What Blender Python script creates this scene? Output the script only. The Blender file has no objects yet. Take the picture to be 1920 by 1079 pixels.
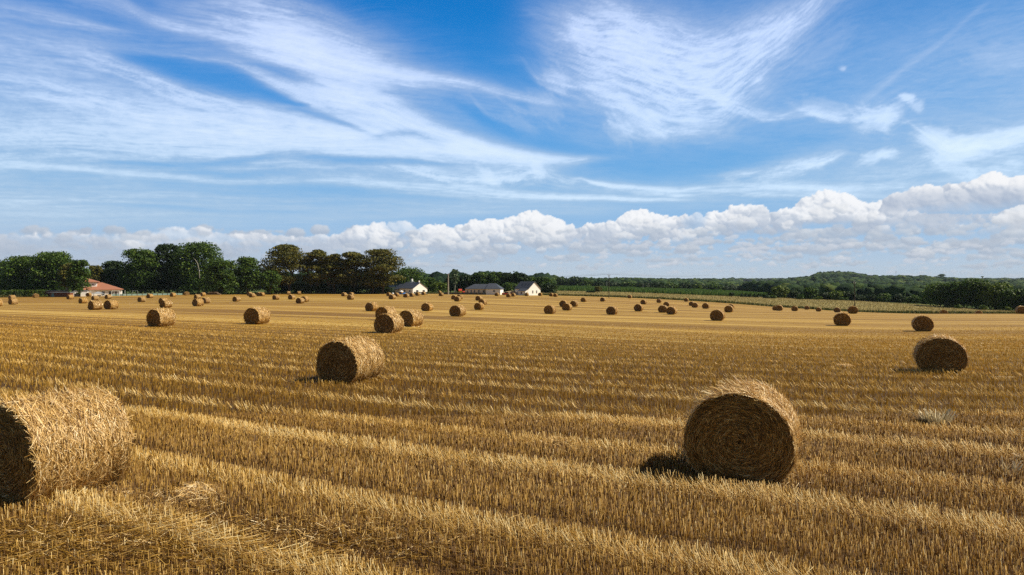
import bpy, math, random
import numpy as np
from mathutils import Vector, noise as mnoise
R = math.radians
C = bpy.context.scene.collection
rng = np.random.default_rng(7)
random.seed(7)

# ------------------------------------------------------------------ camera geometry (photo is 1920 x 1079)
F = 1280.0; HZ = 524.0; ZC = 2.9            # focal length in photo px, horizon row, eye height
cam = bpy.data.cameras.new('camera'); co = bpy.data.objects.new('camera', cam); C.objects.link(co)
co.location = (0, 0, ZC); co.rotation_euler = (R(90), 0, 0)
cam.sensor_width = 36; cam.lens = 24; cam.shift_y = -(539.5 - HZ) / 1920.0
cam.clip_start = .1; cam.clip_end = 30000
bpy.context.scene.camera = co
def P(x, y, d): return np.array([(x - 960) / F * d, d, ZC - (y - HZ) / F * d])

# ------------------------------------------------------------------ mesh helpers
def link(name, me, mat=None, parent=None):
    o = bpy.data.objects.new(name, me); C.objects.link(o)
    if mat is not None:
        if isinstance(mat, (list, tuple)):
            for m in mat: me.materials.append(m)
        elif len(me.materials) == 0: me.materials.append(mat)
    if parent is not None: o.parent = parent
    return o
def np_mesh(name, V, Fc, attrs=None, smooth=False, matidx=None):
    """V (n,3); Fc list of int arrays (m,k)"""
    me = bpy.data.meshes.new(name)
    if not isinstance(Fc, (list, tuple)): Fc = [Fc]
    Fc = [np.asarray(f, dtype=np.int32) for f in Fc if len(f)]
    me.vertices.add(len(V)); me.vertices.foreach_set('co', np.asarray(V, dtype=np.float32).ravel())
    nl = sum(f.size for f in Fc); nf = sum(len(f) for f in Fc)
    me.loops.add(nl); me.loops.foreach_set('vertex_index', np.concatenate([f.ravel() for f in Fc]))
    tot = np.concatenate([np.full(len(f), f.shape[1], dtype=np.int32) for f in Fc])
    st = np.concatenate([[0], np.cumsum(tot)[:-1]]).astype(np.int32)
    me.polygons.add(nf); me.polygons.foreach_set('loop_start', st)
    try: me.polygons.foreach_set('loop_total', tot)
    except Exception: pass
    if smooth: me.polygons.foreach_set('use_smooth', np.ones(nf, dtype=bool))
    if matidx is not None: me.polygons.foreach_set('material_index', np.asarray(matidx, dtype=np.int32))
    if attrs:
        for k, v in attrs.items():
            a = me.attributes.new(k, 'FLOAT', 'POINT'); a.data.foreach_set('value', np.asarray(v, dtype=np.float32))
    me.update(calc_edges=True)
    return me
class MB:
    """collects shapes of one part"""
    def __init__(s): s.v = []; s.f = []
    def add(s, vs, fs):
        n = len(s.v); s.v += [tuple(map(float, v)) for v in vs]; s.f += [tuple(i + n for i in f) for f in fs]
    def box(s, x0, x1, y0, y1, z0, z1):
        s.add([(x0,y0,z0),(x1,y0,z0),(x1,y1,z0),(x0,y1,z0),(x0,y0,z1),(x1,y0,z1),(x1,y1,z1),(x0,y1,z1)],
              [(0,3,2,1),(4,5,6,7),(0,1,5,4),(1,2,6,5),(2,3,7,6),(3,0,4,7)])
    def tube(s, a, b, r0, r1=None, n=8):
        a = Vector(a); b = Vector(b); r1 = r0 if r1 is None else r1
        d = (b - a).normalized(); u = d.orthogonal().normalized(); w = d.cross(u)
        vs = []
        for p, r in ((a, r0), (b, r1)):
            for k in range(n):
                t = 2 * math.pi * k / n; vs.append(p + (u * math.cos(t) + w * math.sin(t)) * r)
        s.add(vs, [(k, (k + 1) % n, n + (k + 1) % n, n + k) for k in range(n)] + [tuple(range(n - 1, -1, -1)), tuple(range(n, 2 * n))])
    def limb(s, pts, rad, n=7):
        pts = [Vector(p) for p in pts]; vs = []
        for i, p in enumerate(pts):
            d = (pts[min(i + 1, len(pts) - 1)] - pts[max(i - 1, 0)]).normalized()
            u = d.cross(Vector((.3, .9, .1))).normalized(); w = d.cross(u)
            for k in range(n):
                t = 2 * math.pi * k / n; vs.append(p + (u * math.cos(t) + w * math.sin(t)) * rad[i])
        fs = []
        for i in range(len(pts) - 1):
            for k in range(n): fs.append((i * n + k, i * n + (k + 1) % n, (i + 1) * n + (k + 1) % n, (i + 1) * n + k))
        fs.append(tuple(range((len(pts) - 1) * n, len(pts) * n)))
        s.add(vs, fs)
    def prism(s, prof, y0, y1):            # profile in x,z pulled along y
        n = len(prof)
        s.add([(x, y0, z) for x, z in prof] + [(x, y1, z) for x, z in prof],
              [tuple(range(n)), tuple(range(2 * n - 1, n - 1, -1))] + [(i, n + i, n + (i + 1) % n, (i + 1) % n) for i in range(n)])
    def build(s, name, mat, parent=None, smooth=False):
        me = bpy.data.meshes.new(name); me.from_pydata(s.v, [], s.f); me.update()
        if smooth: me.polygons.foreach_set('use_smooth', [True] * len(me.polygons))
        return link(name, me, mat, parent)
def tag(o, label=None, cat=None, group=None, kind=None):
    if label: o['label'] = label
    if cat: o['category'] = cat
    if group: o['group'] = group
    if kind: o['kind'] = kind
    return o
def empty(name, loc, rz=0, label=None, cat=None, group=None):
    o = bpy.data.objects.new(name, None); C.objects.link(o); o.location = tuple(map(float, loc)); o.rotation_euler = (0, 0, rz)
    o.empty_display_size = .3
    return tag(o, label, cat, group)

# ------------------------------------------------------------------ node helpers
class NG:
    def __init__(s, tree): s.t = tree; s.n = tree.nodes; s.l = tree.links
    def new(s, typ, **kw):
        nd = s.n.new(typ)
        for k, v in kw.items(): setattr(nd, k, v)
        return nd
    def put(s, sock, val):
        if isinstance(val, E): s.l.new(val.s, sock)
        elif isinstance(val, bpy.types.NodeSocket): s.l.new(val, sock)
        elif val is not None: sock.default_value = val
    def m(s, op, *a, clamp=False):
        nd = s.new('ShaderNodeMath', operation=op, use_clamp=clamp)
        for i, v in enumerate(a): s.put(nd.inputs[i], v)
        return E(s, nd.outputs[0])
    def xyz(s, x=0.0, y=0.0, z=0.0):
        nd = s.new('ShaderNodeCombineXYZ')
        for i, v in enumerate((x, y, z)): s.put(nd.inputs[i], v)
        return E(s, nd.outputs[0])
    def sep(s, v):
        nd = s.new('ShaderNodeSeparateXYZ'); s.put(nd.inputs[0], v)
        return [E(s, nd.outputs[i]) for i in range(3)]
    def noise(s, v, scale=1.0, detail=4.0, rough=.5, dist=0.0, color=False):
        nd = s.new('ShaderNodeTexNoise'); s.put(nd.inputs['Vector'], v)
        nd.inputs['Scale'].default_value = scale; nd.inputs['Detail'].default_value = detail
        nd.inputs['Roughness'].default_value = rough; nd.inputs['Distortion'].default_value = dist
        return E(s, nd.outputs['Color' if color else 'Fac'])
    def sstep(s, x, a, b, lo=0.0, hi=1.0):
        nd = s.new('ShaderNodeMapRange', interpolation_type='SMOOTHSTEP')
        for i, v in enumerate((x, a, b, lo, hi)): s.put(nd.inputs[i], v)
        return E(s, nd.outputs[0])
    def lin(s, x, a, b, lo=0.0, hi=1.0):
        nd = s.new('ShaderNodeMapRange')
        for i, v in enumerate((x, a, b, lo, hi)): s.put(nd.inputs[i], v)
        return E(s, nd.outputs[0])
    def mix(s, f, a, b, blend='MIX'):
        nd = s.new('ShaderNodeMix', data_type='RGBA', blend_type=blend)
        def c4(v): return v if isinstance(v, E) or isinstance(v, bpy.types.NodeSocket) else (*v[:3], 1)
        s.put(nd.inputs[0], f); s.put(nd.inputs[6], c4(a)); s.put(nd.inputs[7], c4(b))
        return E(s, nd.outputs[2])
    def curve(s, x, pts):                  # x in 0..1, pts [(x, y)] both 0..1
        nd = s.new('ShaderNodeFloatCurve'); s.put(nd.inputs[1], x)
        mp = nd.mapping; cv = mp.curves[0]
        pts = sorted(pts)
        cv.points[0].location = pts[0]; cv.points[1].location = pts[-1]
        for p in pts[1:-1]: cv.points.new(*p)
        for p in cv.points: p.handle_type = 'AUTO_CLAMPED'
        mp.use_clip = False; mp.extend = 'HORIZONTAL'; mp.update()
        return E(s, nd.outputs[0])
    def ramp(s, f, stops):
        nd = s.new('ShaderNodeValToRGB'); s.put(nd.inputs[0], f); el = nd.color_ramp.elements
        while len(el) < len(stops): el.new(.5)
        for e, (p, c) in zip(el, stops): e.position = p; e.color = (*c, 1)
        return E(s, nd.outputs[0])
class E:
    def __init__(s, g, so): s.g = g; s.s = so
    def __add__(a, b): return a.g.m('ADD', a, b)
    __radd__ = __add__
    def __sub__(a, b): return a.g.m('SUBTRACT', a, b)
    def __rsub__(a, b): return a.g.m('SUBTRACT', b, a)
    def __mul__(a, b): return a.g.m('MULTIPLY', a, b)
    __rmul__ = __mul__
    def __truediv__(a, b): return a.g.m('DIVIDE', a, b)
    def sat(a): return a.g.m('ADD', a, 0.0, clamp=True)
def material(name):
    m = bpy.data.materials.new(name); m.use_nodes = True; m.node_tree.nodes.clear()
    return m, NG(m.node_tree)
def finish(g, col, rough=.8, spec=.3, height=None, bstr=.5, bdist=.02, transl=0.0, tcol=None, metal=0.0):
    b = g.new('ShaderNodeBsdfPrincipled'); g.put(b.inputs['Base Color'], col if isinstance(col, E) else (*col, 1))
    g.put(b.inputs['Roughness'], rough); g.put(b.inputs['Specular IOR Level'], spec); g.put(b.inputs['Metallic'], metal)
    if height is not None:
        bp = g.new('ShaderNodeBump'); g.put(bp.inputs['Height'], height)
        bp.inputs['Strength'].default_value = bstr; bp.inputs['Distance'].default_value = bdist
        g.l.new(bp.outputs[0], b.inputs['Normal'])
    out = g.new('ShaderNodeOutputMaterial'); sh = b.outputs[0]
    if transl > 0:
        t = g.new('ShaderNodeBsdfTranslucent'); g.put(t.inputs[0], tcol if isinstance(tcol, E) else (*(tcol or (.3, .3, .1)), 1))
        mx = g.new('ShaderNodeMixShader'); mx.inputs[0].default_value = transl
        g.l.new(sh, mx.inputs[1]); g.l.new(t.outputs[0], mx.inputs[2]); sh = mx.outputs[0]
    g.l.new(sh, out.inputs[0])
def simple(name, col, rough=.7, spec=.3, var=.12, scale=3.0, metal=0.0):
    m, g = material(name); tc = g.new('ShaderNodeTexCoord')
    n = g.noise(tc.outputs['Object'], scale, 5, .6)
    c = g.mix(n, tuple(x * (1 - var) for x in col), tuple(min(1, x * (1 + var)) for x in col))
    finish(g, c, rough, spec, n, .15, .02, metal=metal)
    return m
def attr(g, name):
    a = g.new('ShaderNodeAttribute'); a.attribute_name = name; return E(g, a.outputs['Fac'])
# ------------------------------------------------------------------ the sky, computed over directions (azimuth, elevation)
def hash2(ix, iy, s):
    h = (ix.astype(np.int64) * 374761393 + iy.astype(np.int64) * 668265263 + int(s) * 1442695041) & 0xffffffff
    h = ((h ^ (h >> 13)) * 1274126177) & 0xffffffff
    return (h ^ (h >> 16)) & 0xffffffff
_ga = np.linspace(0, 2 * np.pi, 257)[:256]; GX = np.cos(_ga).astype(np.float32); GY = np.sin(_ga).astype(np.float32)
def perlin(x, y, s=0):
    x = np.asarray(x, np.float32); y = np.asarray(y, np.float32)
    ix = np.floor(x).astype(np.int64); iy = np.floor(y).astype(np.int64); fx = (x - ix).astype(np.float32); fy = (y - iy).astype(np.float32)
    u = fx * fx * fx * (fx * (fx * 6 - 15) + 10); v = fy * fy * fy * (fy * (fy * 6 - 15) + 10)
    def gr(i, j, a, b):
        h = hash2(ix + i, iy + j, s) & 255
        return GX[h] * a + GY[h] * b
    a = gr(0, 0, fx, fy); b = gr(1, 0, fx - 1, fy); c = gr(0, 1, fx, fy - 1); d = gr(1, 1, fx - 1, fy - 1)
    return (a + (b - a) * u) + ((c + (d - c) * u) - (a + (b - a) * u)) * v
def fbm(x, y, s=0, o=5, r=.5):                # about -1 .. 1
    t = 0; a = 1.0; n = 0
    for k in range(o):
        t = t + a * perlin(x, y, s + k * 17); n += a; a *= r; x = x * 2.03 + 5.1; y = y * 2.03 + 9.7
    return t / n * 1.6
def ss(x, a, b):
    t = np.clip((x - a) / (b - a), 0, 1); return t * t * (3 - 2 * t)
def pch(x, px, py):                            # monotone cubic through the points
    o = np.argsort(px); px = np.asarray(px, float)[o]; py = np.asarray(py, float)[o]
    h = np.diff(px); dl = np.diff(py) / h; m = np.zeros(len(px)); m[0] = dl[0]; m[-1] = dl[-1]
    for i in range(1, len(px) - 1):
        if dl[i - 1] * dl[i] > 0: w1 = 2 * h[i] + h[i - 1]; w2 = h[i] + 2 * h[i - 1]; m[i] = (w1 + w2) / (w1 / dl[i - 1] + w2 / dl[i])
    k = np.clip(np.searchsorted(px, x) - 1, 0, len(h) - 1); t = np.clip((x - px[k]) / h[k], 0, 1)
    t2 = t * t; t3 = t2 * t
    return ((2 * t3 - 3 * t2 + 1) * py[k] + (t3 - 2 * t2 + t) * h[k] * m[k] + (-2 * t3 + 3 * t2) * py[k + 1] + (t3 - t2) * h[k] * m[k + 1])
def pae(x, y):                                 # photo pixel -> azimuth, elevation in degrees
    dx, dz = (x - 960) / F, -(y - HZ) / F
    return math.degrees(math.atan2(dx, 1)), math.degrees(math.atan2(dz, math.hypot(dx, 1)))
def mixc(a, b, f): return a + (b - a) * f[..., None]
def col3(r, g_, b): return np.array([r, g_, b], np.float32)

def sky_colours(AZ, EL):
    AZ = AZ.astype(np.float32); EL = EL.astype(np.float32)
    W1 = fbm(AZ * .16, EL * .22, 3, 3); W2 = fbm(AZ * .05, EL * .35, 9, 4, .55); W3 = fbm(AZ * .5, EL * .6, 77, 3)
    k = .0417
    def streak(pts, su=.10, sv=1.3, seed=0, fib=1.0, warp=.5, asy=1.0):
        ae = [pae(p[0], p[1]) for p in pts]; px = [a for a, _ in ae]
        c = pch(AZ, px, [e for _, e in ae]); wd = pch(AZ, px, [p[2] * k for p in pts])
        ew = 3.5 if max(p[2] for p in pts) > 24 else 1.2
        e0 = [] if pts[0][0] < 0 else [px[0] - ew]; e1 = [] if pts[-1][0] > 1900 else [px[-1] + ew]
        am = pch(AZ, e0 + px + e1, [0] * len(e0) + [p[3] for p in pts] + [0] * len(e1))
        am = np.maximum(am, 0)
        wv = W1 * warp * .55 + W3 * warp * .12
        cc = EL - c
        n1 = fbm(AZ * su * 1.6 + wv * .08, (cc * sv + wv) * 1.6, seed * 31, 6, .62) * .5 + .5
        n2 = fbm(AZ * su * 4.2 + wv * .1, (cc * sv + wv) * 5.5, seed * 13 + 5, 4, .6) * .5 + .5
        nf = n1 * .80 + n2 * .20
        q = (cc + wv * .45 + (n1 - .5) * wd * 1.1 * min(fib * 1.3, 1)) / np.maximum(wd, .05)
        msk = np.exp(-q * q * 1.1)
        f = ss(nf, .24, .74) * 1.45 * fib + (1 - .72 * fib)
        f = f * (.88 + .24 * ss(n2, .3, .7))
        return am * msk * f
    def tuft(x, y, rx, ry, rot, amt, seed, stretch=2.2, warp=1.0):
        a, e = pae(x, y); cr, sr = math.cos(R_(rot)), math.sin(R_(rot)); dx = AZ - a + W3 * .30 * warp; dy = EL - e + W1 * .22 * warp
        u = (dx * cr + dy * sr); v = (-dx * sr + dy * cr); kx, ky = rx * k, ry * k
        m = np.exp(-((u / kx) ** 2 + (v / ky) ** 2))
        n = fbm(u * 1.1 / stretch * 2, v * 1.1 * stretch, seed, 6, .62) * .5 + .5
        return amt * ss(m * 1.15 + (n - .5) * 1.1, .25, 1.05)
    R_ = math.radians
    S = []; A = S.append
    A(streak([(-40,262,62,1.5),(150,262,58,1.6),(330,268,52,1.9),(480,272,44,2.2),(620,272,36,2.3),(740,272,32,2.3),(860,280,25,2.3),(960,295,17,2.0),(1050,302,13,1.5),(1130,296,7,.6)], seed=1, fib=.42))
    A(streak([(-40,150,22,.5),(60,158,26,.8),(160,185,26,1.0),(280,215,28,1.2),(420,232,28,1.3),(560,243,24,1.2),(680,255,18,.8)], su=.16, seed=2))
    A(streak([(-40,85,30,.35),(60,90,28,.5),(150,105,24,.7),(250,138,22,.9),(340,172,20,1.1),(460,205,18,1.1),(560,228,14,.9),(660,250,12,.5)], su=.16, seed=3))
    A(streak([(-40,15,20,.4),(60,24,16,.6),(130,38,10,.7),(190,52,7,.8),(240,62,5,.4)], seed=4))
    A(streak([(130,-20,20,.6),(220,8,14,1.0),(290,38,10,1.1),(360,56,10,1.1),(440,72,22,1.2),(540,96,36,2.0),(640,122,32,2.2),(740,140,20,1.6),(840,152,13,1.5),(930,170,10,1.2),(1010,188,8,.8),(1080,200,6,.3)], seed=5, fib=.45))
    A(streak([(380,25,22,.7),(450,40,30,1.0),(540,60,30,1.0),(620,70,22,.8),(700,95,16,.4)], seed=6))
    A(streak([(430,-10,26,.7),(520,8,30,.8),(600,30,24,.6),(680,60,14,.3)], seed=16))
    A(streak([(430,115,10,.5),(520,150,12,.8),(600,178,20,1.3),(680,196,30,1.8),(760,226,28,1.8),(840,258,20,1.6),(920,280,14,1.5),(1000,296,10,1.0)], su=.13, seed=7, fib=.6))
    A(streak([(180,88,12,.45),(270,98,8,.5),(350,107,5,.8),(420,119,5,.6),(500,150,8,.6),(570,185,8,.5),(640,215,8,.3)], seed=8))
    A(streak([(560,150,10,.3),(640,172,14,.8),(720,185,13,.5),(790,215,9,.2)], su=.2, seed=9))
    A(streak([(-40,60,90,.28),(200,80,70,.25),(420,90,60,.28),(600,100,90,.3),(720,90,90,.22),(860,90,80,.08)], seed=21))
    A(streak([(880,178,4,.2),(905,205,7,.7),(940,225,9,.8),(985,245,6,.5),(1010,262,4,.2)], su=.3, seed=10))
    A(streak([(930,180,4,.3),(960,200,6,.5),(1000,215,5,.2)], su=.3, seed=11))
    # plume on the upper right
    V = [(1000,120,26,.25),(1060,138,60,.6),(1120,160,80,.95),(1200,185,84,1.15),(1280,205,80,1.3),(1340,203,74,1.25),(1400,168,66,1.1),(1460,118,52,.9),(1530,60,36,.7),(1590,5,22,.4),(1620,-22,12,.1)]
    A(streak([(x, y - 45, h * 1.15, a * .62) for x, y, h, a in V], su=.20, sv=1.1, seed=12, fib=.95, warp=1.3))
    A(streak([(x, y - 60, h * 1.1, a * .5) for x, y, h, a in V], su=.30, sv=2.2, seed=52, fib=1.0, warp=1.6))
    A(streak([(1010,20,20,.25),(1080,40,44,.6),(1160,52,50,.85),(1250,70,46,.8),(1330,88,40,.6),(1400,60,30,.5),(1480,30,30,.5),(1560,-10,16,.25)], su=.2, sv=1.5, seed=13, fib=1.0, warp=1.2))
    A(streak([(980,112,14,.3),(1010,140,16,.7),(1070,160,18,.8),(1140,180,20,.8),(1200,215,26,.8),(1260,240,22,.6),(1300,235,14,.2)], su=.16, seed=14, fib=.85, warp=1.0))
    A(streak([(1330,175,10,.4),(1380,200,14,.8),(1450,220,13,.9),(1520,212,11,.9),(1600,222,11,.6),(1660,205,14,.4),(1720,180,12,.1)], su=.16, seed=15, warp=.9))
    A(streak([(1150,225,14,.3),(1170,245,14,.5),(1220,255,12,.2)], seed=17, warp=.8))
    A(streak([(1560,222,14,.2),(1620,188,10,.4),(1690,132,7,.42),(1760,82,6,.38),(1830,22,6,.3),(1860,0,4,.1)], su=.06, seed=18, fib=.3, warp=.4))
    A(streak([(1600,170,50,.1),(1700,120,60,.25),(1800,80,70,.3),(1950,50,70,.35)], seed=22, fib=.8, su=.16, warp=1.0))
    A(streak([(1690,215,8,.2),(1740,255,12,.9),(1790,277,15,1.3),(1850,268,15,1.3),(1920,255,13,1.2),(1980,245,12,.6)], su=.24, sv=1.7, seed=23, warp=1.3))
    A(streak([(1340,335,8,.4),(1390,328,14,.9),(1460,318,16,.7),(1530,305,12,1.1),(1580,290,8,.3)], su=.25, sv=1.7, seed=25, warp=1.2))
    A(streak([(-40,308,8,1.0),(60,312,7,1.2),(160,318,6,1.2),(300,328,7,1.2),(420,340,7,1.1),(540,338,10,1.2),(640,338,12,1.2),(740,350,14,1.5),(860,358,14,1.6),(980,366,9,1.9),(1100,371,6,2.0),(1200,374,5,1.8),(1280,376,4,1.0)], su=.08, seed=26, fib=.4, warp=.35))
    A(streak([(700,300,12,.4),(780,320,16,1.0),(860,335,14,1.1),(930,335,16,1.3),(1010,325,14,1.1),(1070,340,12,.7),(1150,355,8,.4)], su=.24, sv=1.6, seed=27, warp=1.6))
    A(streak([(1090,335,3,1.2),(1120,345,4,2.0),(1180,350,6,1.7),(1280,355,6,1.4),(1400,350,9,1.2),(1500,352,10,1.5),(1600,356,10,1.1),(1700,350,8,.6)], su=.10, seed=28, fib=.5, warp=.5))
    A(streak([(1200,362,6,.5),(1300,365,8,.9),(1420,365,9,.9),(1560,368,8,.6),(1650,372,8,.5)], su=.10, seed=29, warp=.5))
    A(streak([(-40,356,30,.8),(160,362,28,.8),(330,365,26,.75),(520,372,22,.65),(700,378,16,.6),(860,390,16,.6),(1000,385,14,.4),(1150,392,10,.3)], su=.06, seed=30, fib=.85, warp=.5))
    A(streak([(-40,402,30,1.1),(160,402,30,1.05),(330,400,28,1.0),(520,404,26,.9),(700,402,22,.8),(900,395,16,.55),(1100,398,12,.4)], su=.05, seed=31, fib=.4, warp=.3))
    # soft veils without much grain
    A(streak([(-40,215,120,.55),(200,225,110,.6),(420,240,95,.6),(640,255,80,.55),(860,270,55,.45),(1050,290,35,.3),(1150,300,20,.1)], seed=71, fib=.25))
    A(streak([(-40,90,90,.5),(150,120,90,.5),(330,150,80,.42),(520,150,90,.45),(700,165,70,.5),(860,185,50,.4),(1000,205,40,.3)], seed=72, fib=.5, su=.08))
    A(streak([(300,10,50,.35),(430,40,50,.5),(560,80,60,.8),(680,120,55,.8),(800,150,40,.5),(930,175,30,.35)], seed=73, fib=.3))
    A(streak([(560,170,40,.4),(680,210,50,.8),(800,260,45,.8),(920,290,35,.6),(1040,300,25,.3)], seed=74, fib=.3))
    A(streak([(960,60,60,.15),(1040,95,110,.45),(1150,120,120,.62),(1280,145,110,.62),(1400,120,90,.45),(1500,60,80,.3),(1600,0,60,.15)], seed=75, fib=.45, su=.14))
    A(streak([(540,290,30,.5),(700,318,34,.8),(850,330,34,.9),(1000,335,34,.8),(1100,350,26,.5),(1280,365,20,.4)], seed=76, fib=.4))
    A(streak([(1280,200,90,.15),(1450,190,90,.2),(1600,170,120,.32),(1750,170,160,.36),(1960,170,190,.42)], seed=77, fib=.5, su=.14, warp=1.4))
    A(streak([(1500,330,50,.25),(1650,320,60,.45),(1760,300,60,.5),(1960,290,70,.5)], seed=78, fib=.6, su=.16, warp=1.2))
    for t in [(1640,222,44,30,-20,1.3,301),(1672,215,26,22,30,.9,302),(1697,184,15,10,0,1.7,303),(1716,200,12,14,60,1.0,304),(1640,292,34,13,20,1.2,305),(1668,288,20,10,0,.9,306),
              (1760,262,50,22,-20,1.0,307),(1800,280,60,20,10,.9,308),(1880,262,70,18,15,.9,309),(1790,312,44,16,-30,.8,310),(1580,130,8,6,0,1.0,311),(1540,205,60,22,-15,.7,312),
              (1480,318,70,20,15,.6,313),(1380,328,40,12,10,.6,314),(1560,296,30,12,20,.7,315),(1160,248,40,24,-50,.7,316),(1230,262,30,20,40,.45,317),(1040,150,44,30,-50,.7,318),(1090,60,40,30,-45,.6,319),(1020,200,50,30,-40,.5,331),(1200,235,60,34,-30,.55,332),(1320,235,60,26,-10,.45,333),(1180,100,70,40,-30,.45,334),(1440,70,50,40,40,.45,335),(1540,100,70,30,35,.3,336),(980,240,50,22,-40,.45,337),(1400,270,90,24,-5,.3,338),(1260,290,80,16,-10,.25,339),
              (1880,110,60,30,-20,.5,320),(1860,330,60,20,10,.5,321),(1010,320,26,16,-50,.9,322),(915,330,36,14,-35,.8,323),(1150,20,60,24,-20,.5,324)]:
        A(tuft(*t))
    A(streak([(960,230,60,.15),(1100,260,80,.30),(1300,270,90,.32),(1500,270,100,.35),(1700,260,120,.42),(1960,250,130,.5)], seed=79, fib=.55, su=.12, warp=1.3))
    A(streak([(900,372,26,.3),(1150,368,34,.5),(1400,360,36,.55),(1650,345,40,.55),(1960,320,44,.5)], seed=80, fib=.5, su=.1))
    A(streak([(1000,80,120,.12),(1150,110,150,.3),(1300,120,150,.34),(1450,100,140,.3),(1600,60,110,.2),(1720,20,90,.08)], seed=81, fib=.5, su=.14, warp=1.3))
    D = sum(S)
    G = 0
    def gap(pts, seed): return streak(pts, su=.1, seed=seed, fib=.15, warp=.35)
    for i, pts in enumerate([
        [(200,95,5,.4),(270,112,12,2.2),(350,135,18,3.0),(430,152,19,3.0),(500,176,9,3.0),(555,196,4,1.5)], [(480,120,3,.5),(540,140,10,1.0),(600,160,5,.3)],
        [(740,-10,50,.4),(860,0,80,1.2),(940,40,80,1.2),(985,90,50,.6),(1030,130,30,.1)], [(200,302,2,.5),(330,310,4,.8),(560,292,10,1.0),(640,300,8,1.6),(760,303,6,1.1),(850,310,3,.3)],
        [(690,262,6,.3),(760,250,8,.7),(830,268,10,.3)], [(560,205,3,.3),(640,230,5,.6),(720,262,4,.2)],
        [(850,190,8,.5),(930,232,16,1.4),(1000,262,13,1.6),(1060,276,12,1.4),(1130,285,7,.5)], [(1180,300,30,.8),(1330,300,30,1.2),(1420,280,24,.9),(1500,262,14,.5)],
        [(60,385,2,.3),(200,383,3,.5),(300,388,4,.8),(420,396,4,.8),(560,398,3,.4)]]): G = G + gap(pts, 41 + i)
    D = np.maximum(D + W2 * .12, 0) / (1 + G * 1.6)
    D = D * (1 + .22 * fbm(AZ * .9, EL * 1.6, 61, 5, .6))
    aci = 1 - np.exp(-D * .47)
    # clear air
    ks = [0, 3.0, 7.5, 13.0, 19.0, 27.0]
    cs = [(.50,.60,.70), (.36,.55,.78), (.16,.43,.78), (.055,.315,.74), (.016,.225,.64), (.000,.140,.50)]
    clear = np.stack([np.interp(EL, ks, [c[i] for c in cs]) for i in range(3)], -1)
    clear = clear * (1 + np.clip(AZ / 36, -1, 1)[..., None] * np.array([.35, .10, .02]) * ss(EL, 4, 16)[..., None])
    CI = mixc(col3(.58,.69,.79), col3(.60,.69,.88), ss(EL, 4, 20))
    CI = CI * (1 + .30 * ss(D, 1.0, 2.6))[..., None] * (1 + .07 * ss(AZ, -20, 30))[..., None]
    c = mixc(clear, CI, np.clip(aci * .97, 0, 1))
    # murk low on the left
    hz = ss(EL, 4.6, .3) * np.interp(AZ, [-40, -5, 20, 40], [.80, .45, .18, .2])
    c = mixc(c, mixc(col3(.46,.515,.62) + AZ[..., None] * 0, col3(.58,.66,.74), ss(AZ, -25, 15)), hz)
    da = AZ[0, 1] - AZ[0, 0]; de = EL[1, 0] - EL[0, 0]
    rs = np.random.default_rng(11)
    az0, el0 = AZ[0, 0], EL[0, 0]; ny, nx = AZ.shape
    fine = fbm(AZ * 1.7, EL * 1.9, 5, 6, .62); fine2 = fbm(AZ * .8, EL * 1.4, 15, 5, .58)
    wx1 = fbm(AZ * .9, EL * 1.0, 201, 3); wy1 = fbm(AZ * .9, EL * 1.0, 202, 3)
    wx2 = fbm(AZ * 3.0, EL * 3.2, 203, 4, .6); wy2 = fbm(AZ * 3.0, EL * 3.2, 204, 4, .6)
    AW = AZ + wx1 * .34 + wx2 * .11; EW = EL + wy1 * .20 + wy2 * .10
    lsoft = (.12 * ss(-AZ, -6, 22)).astype(np.float32); pres = np.clip(.5 + 1.0 * ss(fbm(AZ * .17, EL * .25, 88, 3) + .34 * ss(AZ, -12, 14), -.28, .22), 0, 1)
    shade_n = fbm(AZ * .33, EL * .9, 301, 3, .5)
    def puffs(blobs, white, grey, base_soft=.5, rough=.30, gain=1.0, amount=1.0, sunv=(.55, .66, .50), greyness=None, soft=.10, c=None, flat=1.12, patch=.5, bl=(.1, 1.5), brk=False):
        H = np.full((ny, nx), -9.0, np.float32); BZ = np.zeros((ny, nx), np.float32); TP = np.zeros((ny, nx), np.float32)
        for (a, e, r, b) in blobs:
            i0 = max(int((a - r * 1.6 - .5 - az0) / da), 0); i1 = min(int((a + r * 1.6 + .5 - az0) / da) + 2, nx)
            j0 = max(int((e - r * 1.6 - .4 - el0) / de), 0); j1 = min(int((e + r * 1.6 + .4 - el0) / de) + 2, ny)
            if i1 <= i0 or j1 <= j0: continue
            X = AW[j0:j1, i0:i1] - a; Y = (EW[j0:j1, i0:i1] - e) * flat
            h = (1 - (X * X + Y * Y) / (r * r)) * r * .85
            sub = H[j0:j1, i0:i1]; k_ = .10
            mx = np.maximum(sub, h); dd = np.clip(1 - np.abs(sub - h) / k_, 0, 1)
            new = mx + dd * dd * k_ * .25
            m = h > sub
            H[j0:j1, i0:i1] = new; BZ[j0:j1, i0:i1][m] = b
        Hn = H + fine * rough * .42 + fine2 * rough * .35
        Hc = np.clip(Hn, -.5, 9)
        gx = np.gradient(Hc, axis=1) / da; gy = np.gradient(Hc, axis=0) / de
        nz = 1 / np.sqrt(gx * gx + gy * gy + 1)
        lam = (-gx * sunv[0] - gy * sunv[1] + sunv[2]) * nz
        m = ss(Hn, -.02, soft + lsoft)
        up = EL - BZ
        body = ss(up + shade_n * 1.3 * patch, bl[0], bl[1])
        br = np.clip(.50 + .46 * lam * gain, 0, 1.2) * (.30 + .70 * body)
        if greyness is not None: br = br * greyness
        colr = mixc(grey, white, ss(np.clip(br, 0, 1), -.1, 1.0))
        m = m * ss(up + fine2 * .3 + wy1 * .25, -.35, base_soft) * amount * (pres if brk else 1)
        return mixc(c, colr, m)
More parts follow.
